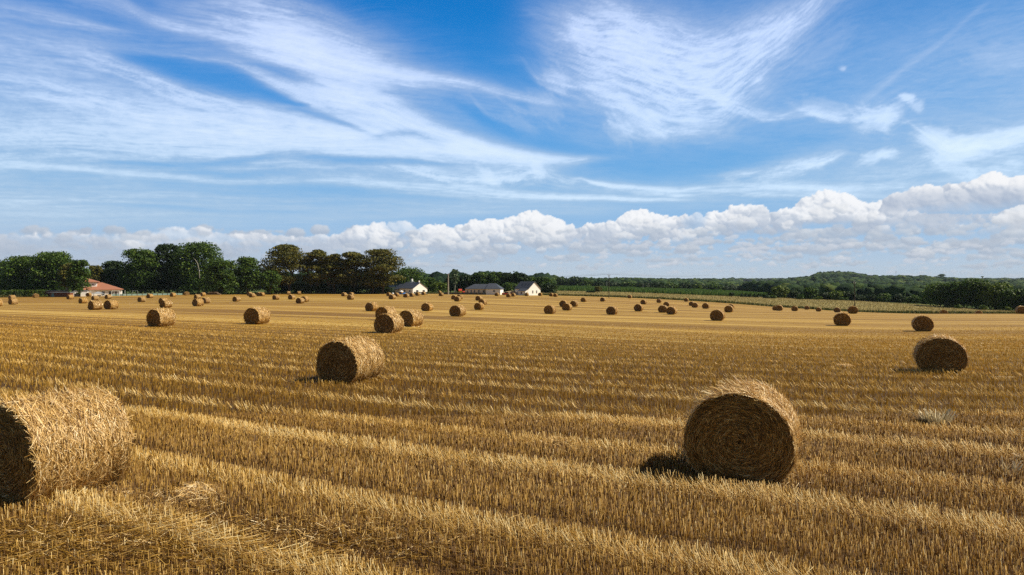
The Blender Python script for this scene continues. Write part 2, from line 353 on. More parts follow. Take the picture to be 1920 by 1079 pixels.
    def range_blobs(tops, base, n, rlo, rhi, jit=.3, fill=.75):
        out = []; tx = [pae(x, y) for x, y in tops]; A_ = np.array([t[0] for t in tx]); T_ = np.array([t[1] for t in tx])
        lo, hi = A_.min(), A_.max()
        for i in range(n):
            a = rs.uniform(lo, hi); top = np.interp(a, A_, T_)
            b = base(a) if callable(base) else base
            r = rlo + (rhi - rlo) * rs.uniform(0, 1) ** 2.2; span = max(top - b, .2)
            r = min(r, span * .7)
            if rs.random() < .30: e = top - r * rs.uniform(.8, 1.05)
            else: e = b + (span - r * .9) * rs.uniform(0, 1) ** fill
            out.append((a, e, r, b))
        out.sort(key=lambda q: -q[1]); return out
    wc = np.interp(AZ, [pae(x, 500)[0] for x in (-40, 200, 330, 420, 600, 720, 860, 1000, 1300, 1960)], [.70, .74, .97, .78, .82, .92, .96, 1, 1, 1]).astype(np.float32)
    def rank(y0, y1, n, rlo, rhi, L0=1.6):
        out = []
        for i in range(int(n * 1.38)):
            x = rs.uniform(-480, 2400); y = rs.uniform(y0, y1); a, e = pae(x, y); L = rs.uniform(.3, L0)
            for j in range(int(rs.integers(3, 10))):
                t = rs.uniform(-1, 1); r = rs.uniform(rlo, rhi) * (1 - .6 * abs(t))
                out.append((a + t * L, e + r * .3, r, e - .16))
        out.sort(key=lambda q: -q[1]); return out
    c = puffs(rank(480, 520, 170, .14, .40, 2.4), col3(.73,.745,.78), col3(.50,.57,.66), .12, .26, 1.1, .75, soft=.2, c=c, flat=2.6)
    c = puffs(rank(452, 504, 170, .25, .75, 2.4), col3(.80,.81,.84), col3(.40,.475,.58), .2, .4, 1, .8, greyness=wc, soft=.28, c=c, flat=2.4)
    c = puffs(rank(436, 484, 130, .35, .95, 1.8), col3(.78,.80,.83), col3(.38,.455,.57), .3, .44, 1, .85, greyness=wc, soft=.25, c=c, flat=1.8)
    main_top = [(-480,446),(-200,438),(-60,440),(0,440),(40,437),(100,434),(145,434),(170,441),(230,439),(300,436),(325,425),(365,423),(400,428),(420,437),(500,438),(560,441),(640,437),(655,428),(700,417),(735,413),(758,415),(785,429),(805,422),(830,418),(852,425),(880,413),(938,411),(965,403),(995,393),(1020,397),(1040,412),(1065,423),(1080,428),(1110,418),(1150,416),(1178,416),(1184,394),(1206,388),(1230,400),(1270,407),(1300,399),(1340,396),(1362,391),(1372,384),(1412,382),(1440,391),(1494,389),(1515,370),(1548,352),(1575,360),(1605,378),(1665,379),(1695,391),(1730,400),(1800,400),(1920,396),(2250,405),(2400,410)]
    bs = lambda a: float(np.interp(a, [pae(x, 500)[0] for x in (0, 500, 900, 1200, 1500, 1900)], [pae(960, y)[1] for y in (486, 484, 474, 452, 442, 440)])) + rs.uniform(-.35, .45)
    c = puffs(range_blobs(main_top, bs, 400, .5, 1.7) + range_blobs(main_top, bs, 570, .22, .6, fill=.5), col3(.95,.96,.98), col3(.38,.465,.60), .6, .46, 1.15, .97, greyness=wc, c=c, patch=.9, bl=(.5, 2.3), brk=True)
    c = puffs(range_blobs([(x, y + 20 + 6 * math.sin(x * .03)) for x, y in main_top if x > 600], lambda a: bs(a) - .5, 215, .25, .9, fill=1.0), col3(.84,.86,.89), col3(.39,.47,.59), .5, .46, 1.0, .75, greyness=wc, c=c, flat=1.5, patch=1.1)
    r_top = [(1676,392),(1684,364),(1697,354),(1720,348),(1760,350),(1790,342),(1812,344),(1840,333),(1862,325),(1875,328),(1888,342),(1903,331),(1918,328),(2150,352),(2400,385)]
    c = puffs(range_blobs(r_top, pae(960, 422)[1], 170, .45, 1.5, fill=.9) + range_blobs(r_top, pae(960, 410)[1], 240, .2, .55, fill=.5), col3(.95,.955,.97), col3(.36,.445,.59), .9, .46, 1.2, .97, c=c, patch=.4, bl=(.7, 2.5))
    c = puffs(range_blobs([(1885,400),(1920,380),(2400,380)], pae(960, 455)[1], 140, .3, 1.0), col3(.86,.88,.91), col3(.5,.55,.63), .9, .46, 1.1, .9, c=c)
    c = puffs(rank(428, 456, 34, .2, .65, 1.4), col3(.84,.85,.87), col3(.44,.52,.63), .3, .4, 1, .75, greyness=wc, soft=.25, c=c, flat=1.9)
    c = puffs([(a, e, r, b) for a, e, r, b in rank(446, 506, 150, .14, .46, 1.1) if a > 2], col3(.88,.885,.90), col3(.52,.58,.68), .2, .32, 1, .8, soft=.2, c=c, flat=1.9)
    return np.clip(c, 0, 1.0)
# ------------------------------------------------------------------ sun, world and the sky backdrop
SUN_EL = 46.0; SUN_DIR_DEG = 4.0           # the sun stands to the right, a little beyond the camera's side
sd = Vector((math.cos(R(SUN_EL)) * math.cos(R(SUN_DIR_DEG)), math.cos(R(SUN_EL)) * math.sin(R(SUN_DIR_DEG)), math.sin(R(SUN_EL))))
sl = bpy.data.lights.new('sun', 'SUN'); sl.energy = 5.0; sl.angle = R(.5); sl.color = (1.0, .91, .74)
so = bpy.data.objects.new('sun', sl); C.objects.link(so); so.rotation_euler = sd.to_track_quat('Z', 'Y').to_euler(); so.location = (60, 0, 60)
w = bpy.data.worlds.new('World'); bpy.context.scene.world = w; w.use_nodes = True
w.node_tree.nodes.clear(); g = NG(w.node_tree)
st = g.new('ShaderNodeTexSky', sky_type='NISHITA', sun_disc=False)
st.sun_elevation = R(SUN_EL); st.sun_rotation = R(90 - SUN_DIR_DEG); st.altitude = 50
st.air_density = 1.0; st.dust_density = .4; st.ozone_density = 2.0
bg = g.new('ShaderNodeBackground'); g.l.new(st.outputs[0], bg.inputs[0]); bg.inputs[1].default_value = .05
wo = g.new('ShaderNodeOutputWorld'); g.l.new(bg.outputs[0], wo.inputs[0])
w.cycles.sampling_method = 'MANUAL'; w.cycles.sample_map_resolution = 256
sc = bpy.context.scene
sc.view_settings.view_transform = 'Standard'; sc.view_settings.look = 'None'; sc.view_settings.gamma = 1; sc.view_settings.exposure = .36
sc.cycles.max_bounces = 6; sc.cycles.diffuse_bounces = 3; sc.cycles.glossy_bounces = 2; sc.cycles.transmission_bounces = 3; sc.cycles.transparent_max_bounces = 4
sc.cycles.volume_bounces = 0; sc.cycles.use_denoising = False; sc.cycles.caustics_reflective = False; sc.cycles.caustics_refractive = False

az = np.arange(-57, 57, .085); el = np.arange(-1.5, 27, .085)
AZ_, EL_ = np.meshgrid(az, el); SC = sky_colours(AZ_, EL_)
ny, nx = AZ_.shape; RD = 12000.0
V = np.stack([np.sin(np.radians(AZ_)) * np.cos(np.radians(EL_)), np.cos(np.radians(AZ_)) * np.cos(np.radians(EL_)), np.sin(np.radians(EL_))], -1).reshape(-1, 3) * RD + np.array([0, 0, ZC])
ii = np.arange(ny * nx).reshape(ny, nx)
Q = np.stack([ii[:-1, :-1], ii[1:, :-1], ii[1:, 1:], ii[:-1, 1:]], -1).reshape(-1, 4)
me = np_mesh('sky', V, Q, smooth=True)
ca = me.color_attributes.new('sky_colour', 'FLOAT_COLOR', 'POINT')
ca.data.foreach_set('color', np.concatenate([SC.reshape(-1, 3), np.ones((ny * nx, 1))], 1).astype(np.float32).ravel())
m, g = material('sky')
a = g.new('ShaderNodeAttribute'); a.attribute_name = 'sky_colour'
em = g.new('ShaderNodeEmission'); g.l.new(a.outputs['Color'], em.inputs[0]); em.inputs[1].default_value = 2 ** -.36
ou = g.new('ShaderNodeOutputMaterial'); g.l.new(em.outputs[0], ou.inputs[0])
m.cycles.emission_sampling = 'NONE'
tag(link('sky', me, m), kind='structure')

# ---- the air itself
hz_ = MB(); hz_.box(-5200, 5200, -60, 6200, -80, 70)
m, g = material('haze'); pv = g.new('ShaderNodeVolumePrincipled'); pv.inputs['Color'].default_value = (.72, .84, 1, 1); pv.inputs['Density'].default_value = .00004; pv.inputs['Anisotropy'].default_value = 0
ou = g.new('ShaderNodeOutputMaterial'); g.l.new(pv.outputs[0], ou.inputs['Volume'])
tag(hz_.build('haze', m), kind='stuff')
# ------------------------------------------------------------------ bales as measured: left, right, top, bottom in the photo
BAL = [l.split() for l in '''146.3 165 557.1 569.4
164.2 193 563.8 581.7
194.6 222.2 563.8 580.7
170.9 185.5 554.6 563.8
196 209.7 552.7 560.9
161.3 171.3 550 556.5
257.2 273.9 556.3 566.7
274.7 287.2 550.9 559.4
15.4 33.8 559.6 571.5
15.8 29.2 553.6 562.4
60.2 74.2 550.7 558.6
124.7 138 553.1 561.7
-14 1 563.5 576
318.8 329.9 549.4 556.9
344.2 355.9 547.2 554.2
375 385.9 548.3 555.7
363.2 376.7 552.4 561
359 383.4 559.9 574.6
377.6 393.8 558.4 569.6
298 324.2 560.5 577.6
295.5 317 558.8 570.5
273.3 331.3 578.5 612.8
434.9 451.8 555.5 565.9
462.9 473 548 555
466 479.3 549 558
480.9 492 547 555.3
485.9 496.5 548.8 555.9
510 524.9 553.4 562.6
539.7 553.8 552.7 561.9
536.3 545.9 546.4 552.6
556.3 565.5 546.6 552.7
554.1 571.8 557.8 569.6
564.3 578.9 555.9 566.7
457.1 507.5 577.1 608.5
640.2 650.2 546.9 555.7
653.4 664 549 556
650.5 664.6 553.4 562.6
693.4 701.3 545.4 551
724.3 733.9 548.8 555.7
738.3 748.9 548.8 556.3
728.4 742.6 552.5 561.9
748 755.8 546 552.2
684.9 708.8 567.1 584.1
705.4 742.5 574.4 601
702.3 756 588 625.4
743.5 797.7 580 612.9
755.9 767.5 550.5 558.4
767.5 776.9 549.6 556.9
778.2 788 548.2 554.9
789.6 798.8 547.4 553.6
820.1 827.6 545.7 551.3
822.2 832.2 548.8 555.7
847.6 857 553.8 562.3
850.9 865.1 554.6 565.7
857.2 866.8 552.7 561.2
789.2 813 567.6 584
843 873.4 572.5 593.8
899.2 905.9 546.4 551.8
906 914 546.4 552
926.7 936.7 549.2 555.5
948.1 959.2 550 557.7
957.6 966.7 549.6 556.5
983 991.9 549.2 555.6
1008.3 1017.2 549.2 555.3
891.9 904.2 555 564.2
897.5 912.7 561.3 572.6
887.9 908.8 567.1 581.6
1030.8 1037 549.9 556.3
1036.7 1046.3 550.4 557.1
1088.2 1100.5 558.1 566.7
1124.9 1136 557.4 565.9
1049.6 1064.2 563.8 575.7
1068.2 1084.6 563.8 575.5
1053.8 1072.7 568.4 582.7
1019.2 1043.3 573.1 589.2
1136.6 1158.5 573.8 590.5
1176 1185.8 552.9 559.6
1200.6 1212.9 561.9 571
1230.6 1241 560.6 568.3
1243.3 1256.7 566.5 575.6
1188.3 1206.7 570.2 584.2
1233.8 1252.5 571.9 586.7
1249 1270.2 574.8 590.4
1281.3 1292.3 558.8 566
1291.7 1302 565.6 574
1297.3 1309.4 567.9 577.5
1316.5 1330.6 567.9 579.2
1365.3 1376.8 570.6 580
1357.9 1375.8 572.7 586.5
1332.3 1358.3 580 601.8
1447.5 1459 574 583
1452.5 1469.2 571.2 582.8
1482.2 1497.8 573.3 583.4
1507.8 1518 573.7 581
1528 1542 576.2 584.6
1561.3 1578 575.3 585.2
1588.7 1609.2 573.7 588.7
1562.2 1596.3 586.7 611.2
1761.3 1778 580 592.2
1828 1842 584.7 595.8
1905 1926 573.3 588.9
1707.5 1752.5 592.5 622
1712 1817 630 700
1278 1503 727 905
592 721 637 717.5
-60 245 735 946'''.splitlines()]
BAL = np.array(BAL, float)
BH = 1.35
hpx = BAL[:, 3] - BAL[:, 2]; dep0 = F * BH / hpx; xc = (BAL[:, 0] + BAL[:, 1]) / 2
dep0[-1] = 8.6; xc[-1] = 60
# ground samples (X, Y, height): bales, field edge, land beyond
smp = []
for i in range(len(BAL)):
    x = xc[i]; d = dep0[i]; wgt = 1.0 if hpx[i] > 9.5 else .5
    smp.append(((x - 960) / F * d, d, ZC - (BAL[i, 3] - HZ) / F * d, wgt))
def S_(x, y, d, w_=1.0): smp.append(((x - 960) / F * d, d, ZC - (y - HZ) / F * d, w_))
for x, y, d in [(0,558,236),(80,557,240),(160,555.5,246),(300,553,262),(460,552,275),(600,551,285),(720,550,292),(880,550.5,295),(1000,553,288),(1140,557,276),(1300,565.5,262),(1375,569,252),(1440,575,244),(1516,581,240),(1583,585.3,230),
                (1020,546,400),(1180,548,395),(1300,555.5,380),(1440,558.5,352),(1560,563,335),(1620,565.8,322),(1760,574,292),(1900,586,252),
                (1650,588,125),(1800,588,125),(1900,588,128),(1700,592,105),(1850,592,104)]: S_(x, y, d, 1.5)
for x in (1700, 1800, 1900, 2050): S_(x, 592.0, 170, 1.0); S_(x, 588.3, 195, .6)
for x in (-400, -200): S_(x, 560, 230); S_(x, 570, 120); S_(x, 600, 55)
for x in (2100, 2400): S_(x, 590, 125); S_(x, 596, 240); S_(x, 640, 40)
for X in (-12, -5, 0, 5, 12): smp.append((X, 2.0, 0.02, 3)); smp.append((X, -15, .1, 2))
for x, z in ((-300, -3.6), (0, -3.6), (300, -3.6), (700, -3.8), (1000, -4.2)): S_(x, HZ + (ZC - z) * F / 420, 420, 2)
smp = np.array(smp)
# smooth surface through them: thin plate spline in (bearing, log depth)
def uv(X, Y):
    Yc = np.maximum(Y, 3.0) ; return X / np.maximum(Y, 6.0) * 1.2, np.log(np.maximum(Y + 6, 4.0) / 10.0)
su_, sv_ = uv(smp[:, 0], smp[:, 1]); drop = smp[:, 2]
def tk(r2): return np.where(r2 > 1e-9, .5 * r2 * np.log(np.maximum(r2, 1e-9)), 0)
def fitT(u, v, z, wg, lam):
    n = len(u); K = tk((u[:, None] - u) ** 2 + (v[:, None] - v) ** 2) + np.diag(lam / wg)
    Pm = np.stack([np.ones(n), u, v], 1); A = np.zeros((n + 3, n + 3)); A[:n, :n] = K; A[:n, n:] = Pm; A[n:, :n] = Pm.T
    return np.linalg.solve(A, np.concatenate([z, np.zeros(3)]))
cf = fitT(su_, sv_, drop, smp[:, 3], .035)
def near_h(X, Y):
    X = np.asarray(X, float); Y = np.asarray(Y, float); sh = X.shape; X = X.ravel(); Y = Y.ravel(); out = np.empty(len(X))
    for a in range(0, len(X), 40000):
        u, v = uv(X[a:a + 40000], Y[a:a + 40000]); u = np.clip(u, -1.5, 1.5)
        K = tk((u[:, None] - su_) ** 2 + (v[:, None] - sv_) ** 2)
        out[a:a + 40000] = K @ cf[:len(su_)] + cf[-3] + cf[-2] * u + cf[-1] * v
    return out.reshape(sh)
RIDGE = [(-400,523),(0,523),(700,522),(800,521),(860,521),(1000,522),(1100,521.5),(1180,520),(1230,520.5),(1340,521),(1400,527),(1440,524.5),(1500,518),(1524,516),(1532,510.5),(1560,509),(1600,510.5),(1620,515),(1700,515.5),(1760,517.5),(1820,521),(1920,522.5),(2400,523)]
rx = np.array([r[0] for r in RIDGE], float); ry = np.array([r[1] for r in RIDGE], float)
def height(X, Y):
    X = np.asarray(X, float); Y = np.asarray(Y, float)
    d = np.maximum(Y, 1.0); xp = np.clip(960 + F * X / d, -700, 2600)
    hn = near_h(X, np.minimum(Y, 430.0))
    # far land: a shallow valley on the right, rising to a wooded ridge
    right = ss(xp, 1000, 1500)
    ridge = ZC - (np.interp(xp, rx, ry) - HZ) / F * 1800 - 15
    val = -4.5 - right * 9.0
    f = ss(d, 650, 1750)
    far = val * (1 - f) + ridge * f
    far = np.where(d > 1900, far * (1 - ss(d, 1900, 3500)) - 9 * ss(d, 1900, 3500), far)
    st_ = 520 - 210 * ss(xp, 1390, 1500); k = ss(d, st_, st_ + 200)
    z = hn * (1 - k) + far * k
    return np.where(Y < -15, .1, z)
def H1(x, y): return float(height(np.array([x]), np.array([y]))[0])
def at(x, d, dz=0.0):
    X = (x - 960) / F * d; return np.array([X, d, H1(X, d) + dz])
# field edge as depth over bearing
EDGE = [(-900,228),(-300,232),(0,236),(160,246),(300,262),(460,275),(600,285),(720,292),(880,295),(1000,288),(1140,276),(1300,262),(1375,252),(1440,244),(1516,240),(1583,230),(1700,205),(1800,195),(1920,190),(2800,185)]
ex_ = np.array([e[0] for e in EDGE], float); ed_ = np.array([e[1] for e in EDGE], float)
def edge(x): return np.interp(x, ex_, ed_)
ROW = np.array([-.887, .462]); AX = np.array([.462, .887])     # direction of the drill rows, and across them
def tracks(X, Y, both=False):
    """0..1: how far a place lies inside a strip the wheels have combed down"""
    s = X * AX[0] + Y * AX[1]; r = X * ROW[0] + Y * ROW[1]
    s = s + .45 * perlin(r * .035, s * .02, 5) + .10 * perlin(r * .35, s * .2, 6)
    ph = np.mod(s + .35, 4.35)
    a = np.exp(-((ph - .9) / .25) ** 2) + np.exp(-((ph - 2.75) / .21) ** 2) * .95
    shade_strip = np.exp(-((ph - 1.5) / .24) ** 2) + np.exp(-((ph - 3.25) / .22) ** 2)  # strip behind each combed band: stalks shorter, shade painted into their colour
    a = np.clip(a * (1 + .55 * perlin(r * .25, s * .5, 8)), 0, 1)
    return (a, shade_strip) if both else a

def fan(xs, dfun, name, off, mat, n=120, d0=2.0, kind='structure', parent=None):
    """sheet between depth limits over bearings xs (photo columns)"""
    t = (np.asarray(xs, float) - 960) / F; lo, hi = dfun(np.asarray(xs, float))
    f = np.linspace(0, 1, n)[:, None]
    D_ = np.exp(np.log(lo)[None] * (1 - f) + np.log(hi)[None] * f)
    X = D_ * t[None]; Z = height(X, D_) + off
    V = np.stack([X, D_, Z], -1).reshape(-1, 3); m_ = len(xs); ii = np.arange(n * m_).reshape(n, m_)
    Q = np.stack([ii[:-1, :-1], ii[:-1, 1:], ii[1:, 1:], ii[1:, :-1]], -1).reshape(-1, 4)
    return tag(link(name, np_mesh(name, V, Q, smooth=True), mat), kind=kind)

# ---- materials of the land
def pos(g): return g.sep(g.new('ShaderNodeNewGeometry').outputs['Position'])
m_field, g = material('stubble_ground')
px_, py_, pz_ = pos(g)
sA = px_ * float(AX[0]) + py_ * float(AX[1]); rA = px_ * float(ROW[0]) + py_ * float(ROW[1])
n_row = g.noise(g.xyz(rA * .012, sA * .55, 1.0), 1.0, 5, .6)
n_row2 = g.noise(g.xyz(rA * .05, sA * 2.2, 4.0), 1.0, 4, .6)
n_big = g.noise(g.xyz(px_ * .012, py_ * .010, 2.0), 1.0, 4, .5)
n_fine = g.noise(g.xyz(px_, py_, 0.0), 3.5, 6, .7)
n_f2 = g.noise(g.xyz(rA * .5, sA * 1.4, 0.0), 1.2, 6, .7)
ph = g.m('FLOORED_MODULO', sA + (g.noise(g.xyz(rA * .03, sA * .02, 7.), 1., 2, .5) - .5) * 1.2, 4.35)
b1 = g.m('POWER', 2.718, (ph - 1.1) * (ph - 1.1) * -7.0) + g.m('POWER', 2.718, (ph - 3.0) * (ph - 3.0) * -8.0)  # combed bands: pale fallen straw, with sun on leaning stalks painted in
n_far = g.noise(g.xyz(rA * .0035, sA * .085, 11.0), 1.0, 4, .6); n_far2 = g.noise(g.xyz(rA * .006, sA * .24, 17.0), 1.0, 3, .55)
rad = g.m('SQRT', px_ * px_ + py_ * py_); fd = g.sstep(rad, 24.0, 62.0)     # beyond here the sheet stands for the stalks themselves
mixf = (n_row - .5) * .95 + (n_row2 - .5) * .5 + (n_f2 - .5) * .5 + (n_fine - .5) * .4 + b1 * .14 + (n_far - .5) * .9 + (n_far2 - .5) * .9 + .50
c = g.ramp(mixf, [(.10, (.09, .040, .004)), (.34, (.19, .098, .010)), (.52, (.295, .168, .023)), (.72, (.42, .262, .050)), (.95, (.60, .42, .12))])
soil = g.ramp(n_fine * .6 + n_f2 * .5 - .05, [(.25, (.020, .010, .003)), (.5, (.070, .036, .009)), (.7, (.20, .115, .025)), (.9, (.38, .24, .06))])
c = g.mix(fd, soil, c)
c = g.mix(g.sstep(n_big, .35, .68) * .40, c, g.mix(1.0, c, (.82, .70, .55), 'MULTIPLY'))
finish(g, c, .75, .25, n_fine * .5 + n_row2 * .5, .8, .12)
m_dry, g = material('dry_grass')
px_, py_, pz_ = pos(g)
a1 = g.noise(g.xyz(px_ * .05, py_ * .12, 0.0), 1.0, 6, .65); a2 = g.noise(g.xyz(px_, py_, 0.0), .7, 5, .7)
c = g.ramp(a1 * .6 + a2 * .4, [(.30, (.13, .12, .035)), (.45, (.28, .23, .085)), (.60, (.42, .36, .16)), (.78, (.56, .50, .27))])
finish(g, c, .9, .1, a2, .6, .3)
m_land, g = material('meadow')
px_, py_, pz_ = pos(g)
a1 = g.noise(g.xyz(px_ * .01, py_ * .01, 0.0), 1.0, 5, .6); a2 = g.noise(g.xyz(px_, py_, 0.0), .5, 5, .7)
c = g.ramp(a1 * .5 + a2 * .5, [(.3, (.035, .06, .012)), (.5, (.07, .10, .022)), (.7, (.14, .15, .05))])
finish(g, c, .9, .1, a2, .5, .3)

# ---- ground: one sheet to the horizon
na = 720; th = np.concatenate([np.linspace(-48, 48, 520), np.linspace(48, 312, 121)[1:-1]]); th = np.radians(th)
rr = np.concatenate([[.5], np.geomspace(2, 600, 130), np.geomspace(620, 2500, 60), np.geomspace(2700, 11800, 14)])
TH, RR = np.meshgrid(th, rr); X = np.sin(TH) * RR; Y = np.cos(TH) * RR
Z = height(X, Y) - .30
Z = Z * (1 - ss(RR, 3000, 9000)) - 9 * ss(RR, 3000, 9000)
V = np.stack([X, Y, Z], -1).reshape(-1, 3); n_, m__ = X.shape; ii = np.arange(n_ * m__).reshape(n_, m__); ii2 = np.roll(ii, -1, axis=1)
Q = np.stack([ii[:-1], ii2[:-1], ii2[1:], ii[1:]], -1).reshape(-1, 4)
V = np.vstack([V, [[0, 0, -.2]]]); c0 = len(V) - 1
T3 = np.stack([np.full(m__, c0), ii2[0], ii[0]], -1)[:, ::-1]
tag(link('ground', np_mesh('ground', V, [Q, T3[:, ::-1]], smooth=True), m_land), kind='structure')
fan(np.arange(-900, 2801, 10), lambda x: (np.full_like(x, 1.2), edge(x)), 'stubble_field', 0.0, m_field, n=260)
# dry grass strip between field and corn
def dry(x):
    lo = edge(x) + .5
    hi = np.interp(x, [740,900,1000,1020,1180,1300,1440,1560,1620,1760,1900,2200,2800], [300,312,330,400,395,380,352,335,322,292,262,250,245])
    return lo, np.maximum(hi, lo + 4)
fan(np.arange(740, 2801, 8), dry, 'dry_grass_verge', .06, m_dry, n=40)
# tall dry grass standing on the verge (one mass nobody could count) and the ragged dark fringe at the field edge
def grass_patch(name, xs, dfun, n, h0, h1, wd, mat, seed):
    r_ = np.random.default_rng(seed); x = r_.uniform(xs[0], xs[1], n); lo, hi = dfun(x)
    d = lo + (hi - lo) * r_.uniform(0, 1, n); X = (x - 960) / F * d; Z = height(X, d)
    hh = r_.uniform(h0, h1, n) * (.6 + .8 * (perlin(X * .15, d * .1, seed) * .5 + .5)); an = r_.uniform(0, np.pi, n); ww = wd * r_.uniform(.5, 1.4, n)
    lx = r_.normal(0, .25, n) * hh; ly = r_.normal(0, .25, n) * hh
    dx = np.cos(an) * ww; dy = np.sin(an) * ww
    V = np.stack([np.stack([X - dx, d - dy, Z - .1], -1), np.stack([X + dx, d + dy, Z - .1], -1), np.stack([X + dx * .5 + lx, d + dy * .5 + ly, Z + hh], -1), np.stack([X - dx * .5 + lx, d - dy * .5 + ly, Z + hh], -1)], 1).reshape(-1, 3)
    return tag(link(name, np_mesh(name, V, np.arange(4 * n).reshape(n, 4), {'rnd': np.repeat(r_.random(n), 4)}), mat), kind='stuff')
def blade_mat(name, stops, transl=.35):
    m, g = material(name); c = g.ramp(attr(g, 'rnd'), stops); finish(g, c, .7, .2, transl=transl, tcol=c); return m
m_dryb = blade_mat('dry_blades', [(0, (.11, .10, .03)), (.3, (.28, .215, .08)), (.7, (.47, .38, .17)), (1, (.66, .55, .29))])
m_fringe = blade_mat('fringe_blades', [(0, (.03, .045, .012)), (.5, (.07, .09, .02)), (.8, (.15, .13, .04)), (1, (.26, .2, .08))])
grass_patch('dry_grass_stalks', (890, 2000), lambda x: (dry(x)[0] + 3, dry(x)[1]), 70000, .25, .55, .11, m_dryb, 3)
grass_patch('field_edge_grass', (-100, 2000), lambda x: (edge(x), edge(x) + np.where(x > 1300, 5.0, 3.0)), 16000, .3, .9, .14, m_fringe, 4)
# maize
m_corn = blade_mat('maize_leaves', [(0, (.025, .065, .014)), (.5, (.075, .15, .026)), (1, (.18, .24, .06))], .4)
def corn_d(x):
    lo = dry(x)[1] + 1; return lo, lo + np.interp(x, [1015, 1100, 1300, 1400, 1438], [130, 150, 110, 60, 8])
grass_patch('maize_crop', (1018, 1436), corn_d, 60000, 1.7, 2.5, .16, m_corn, 5)
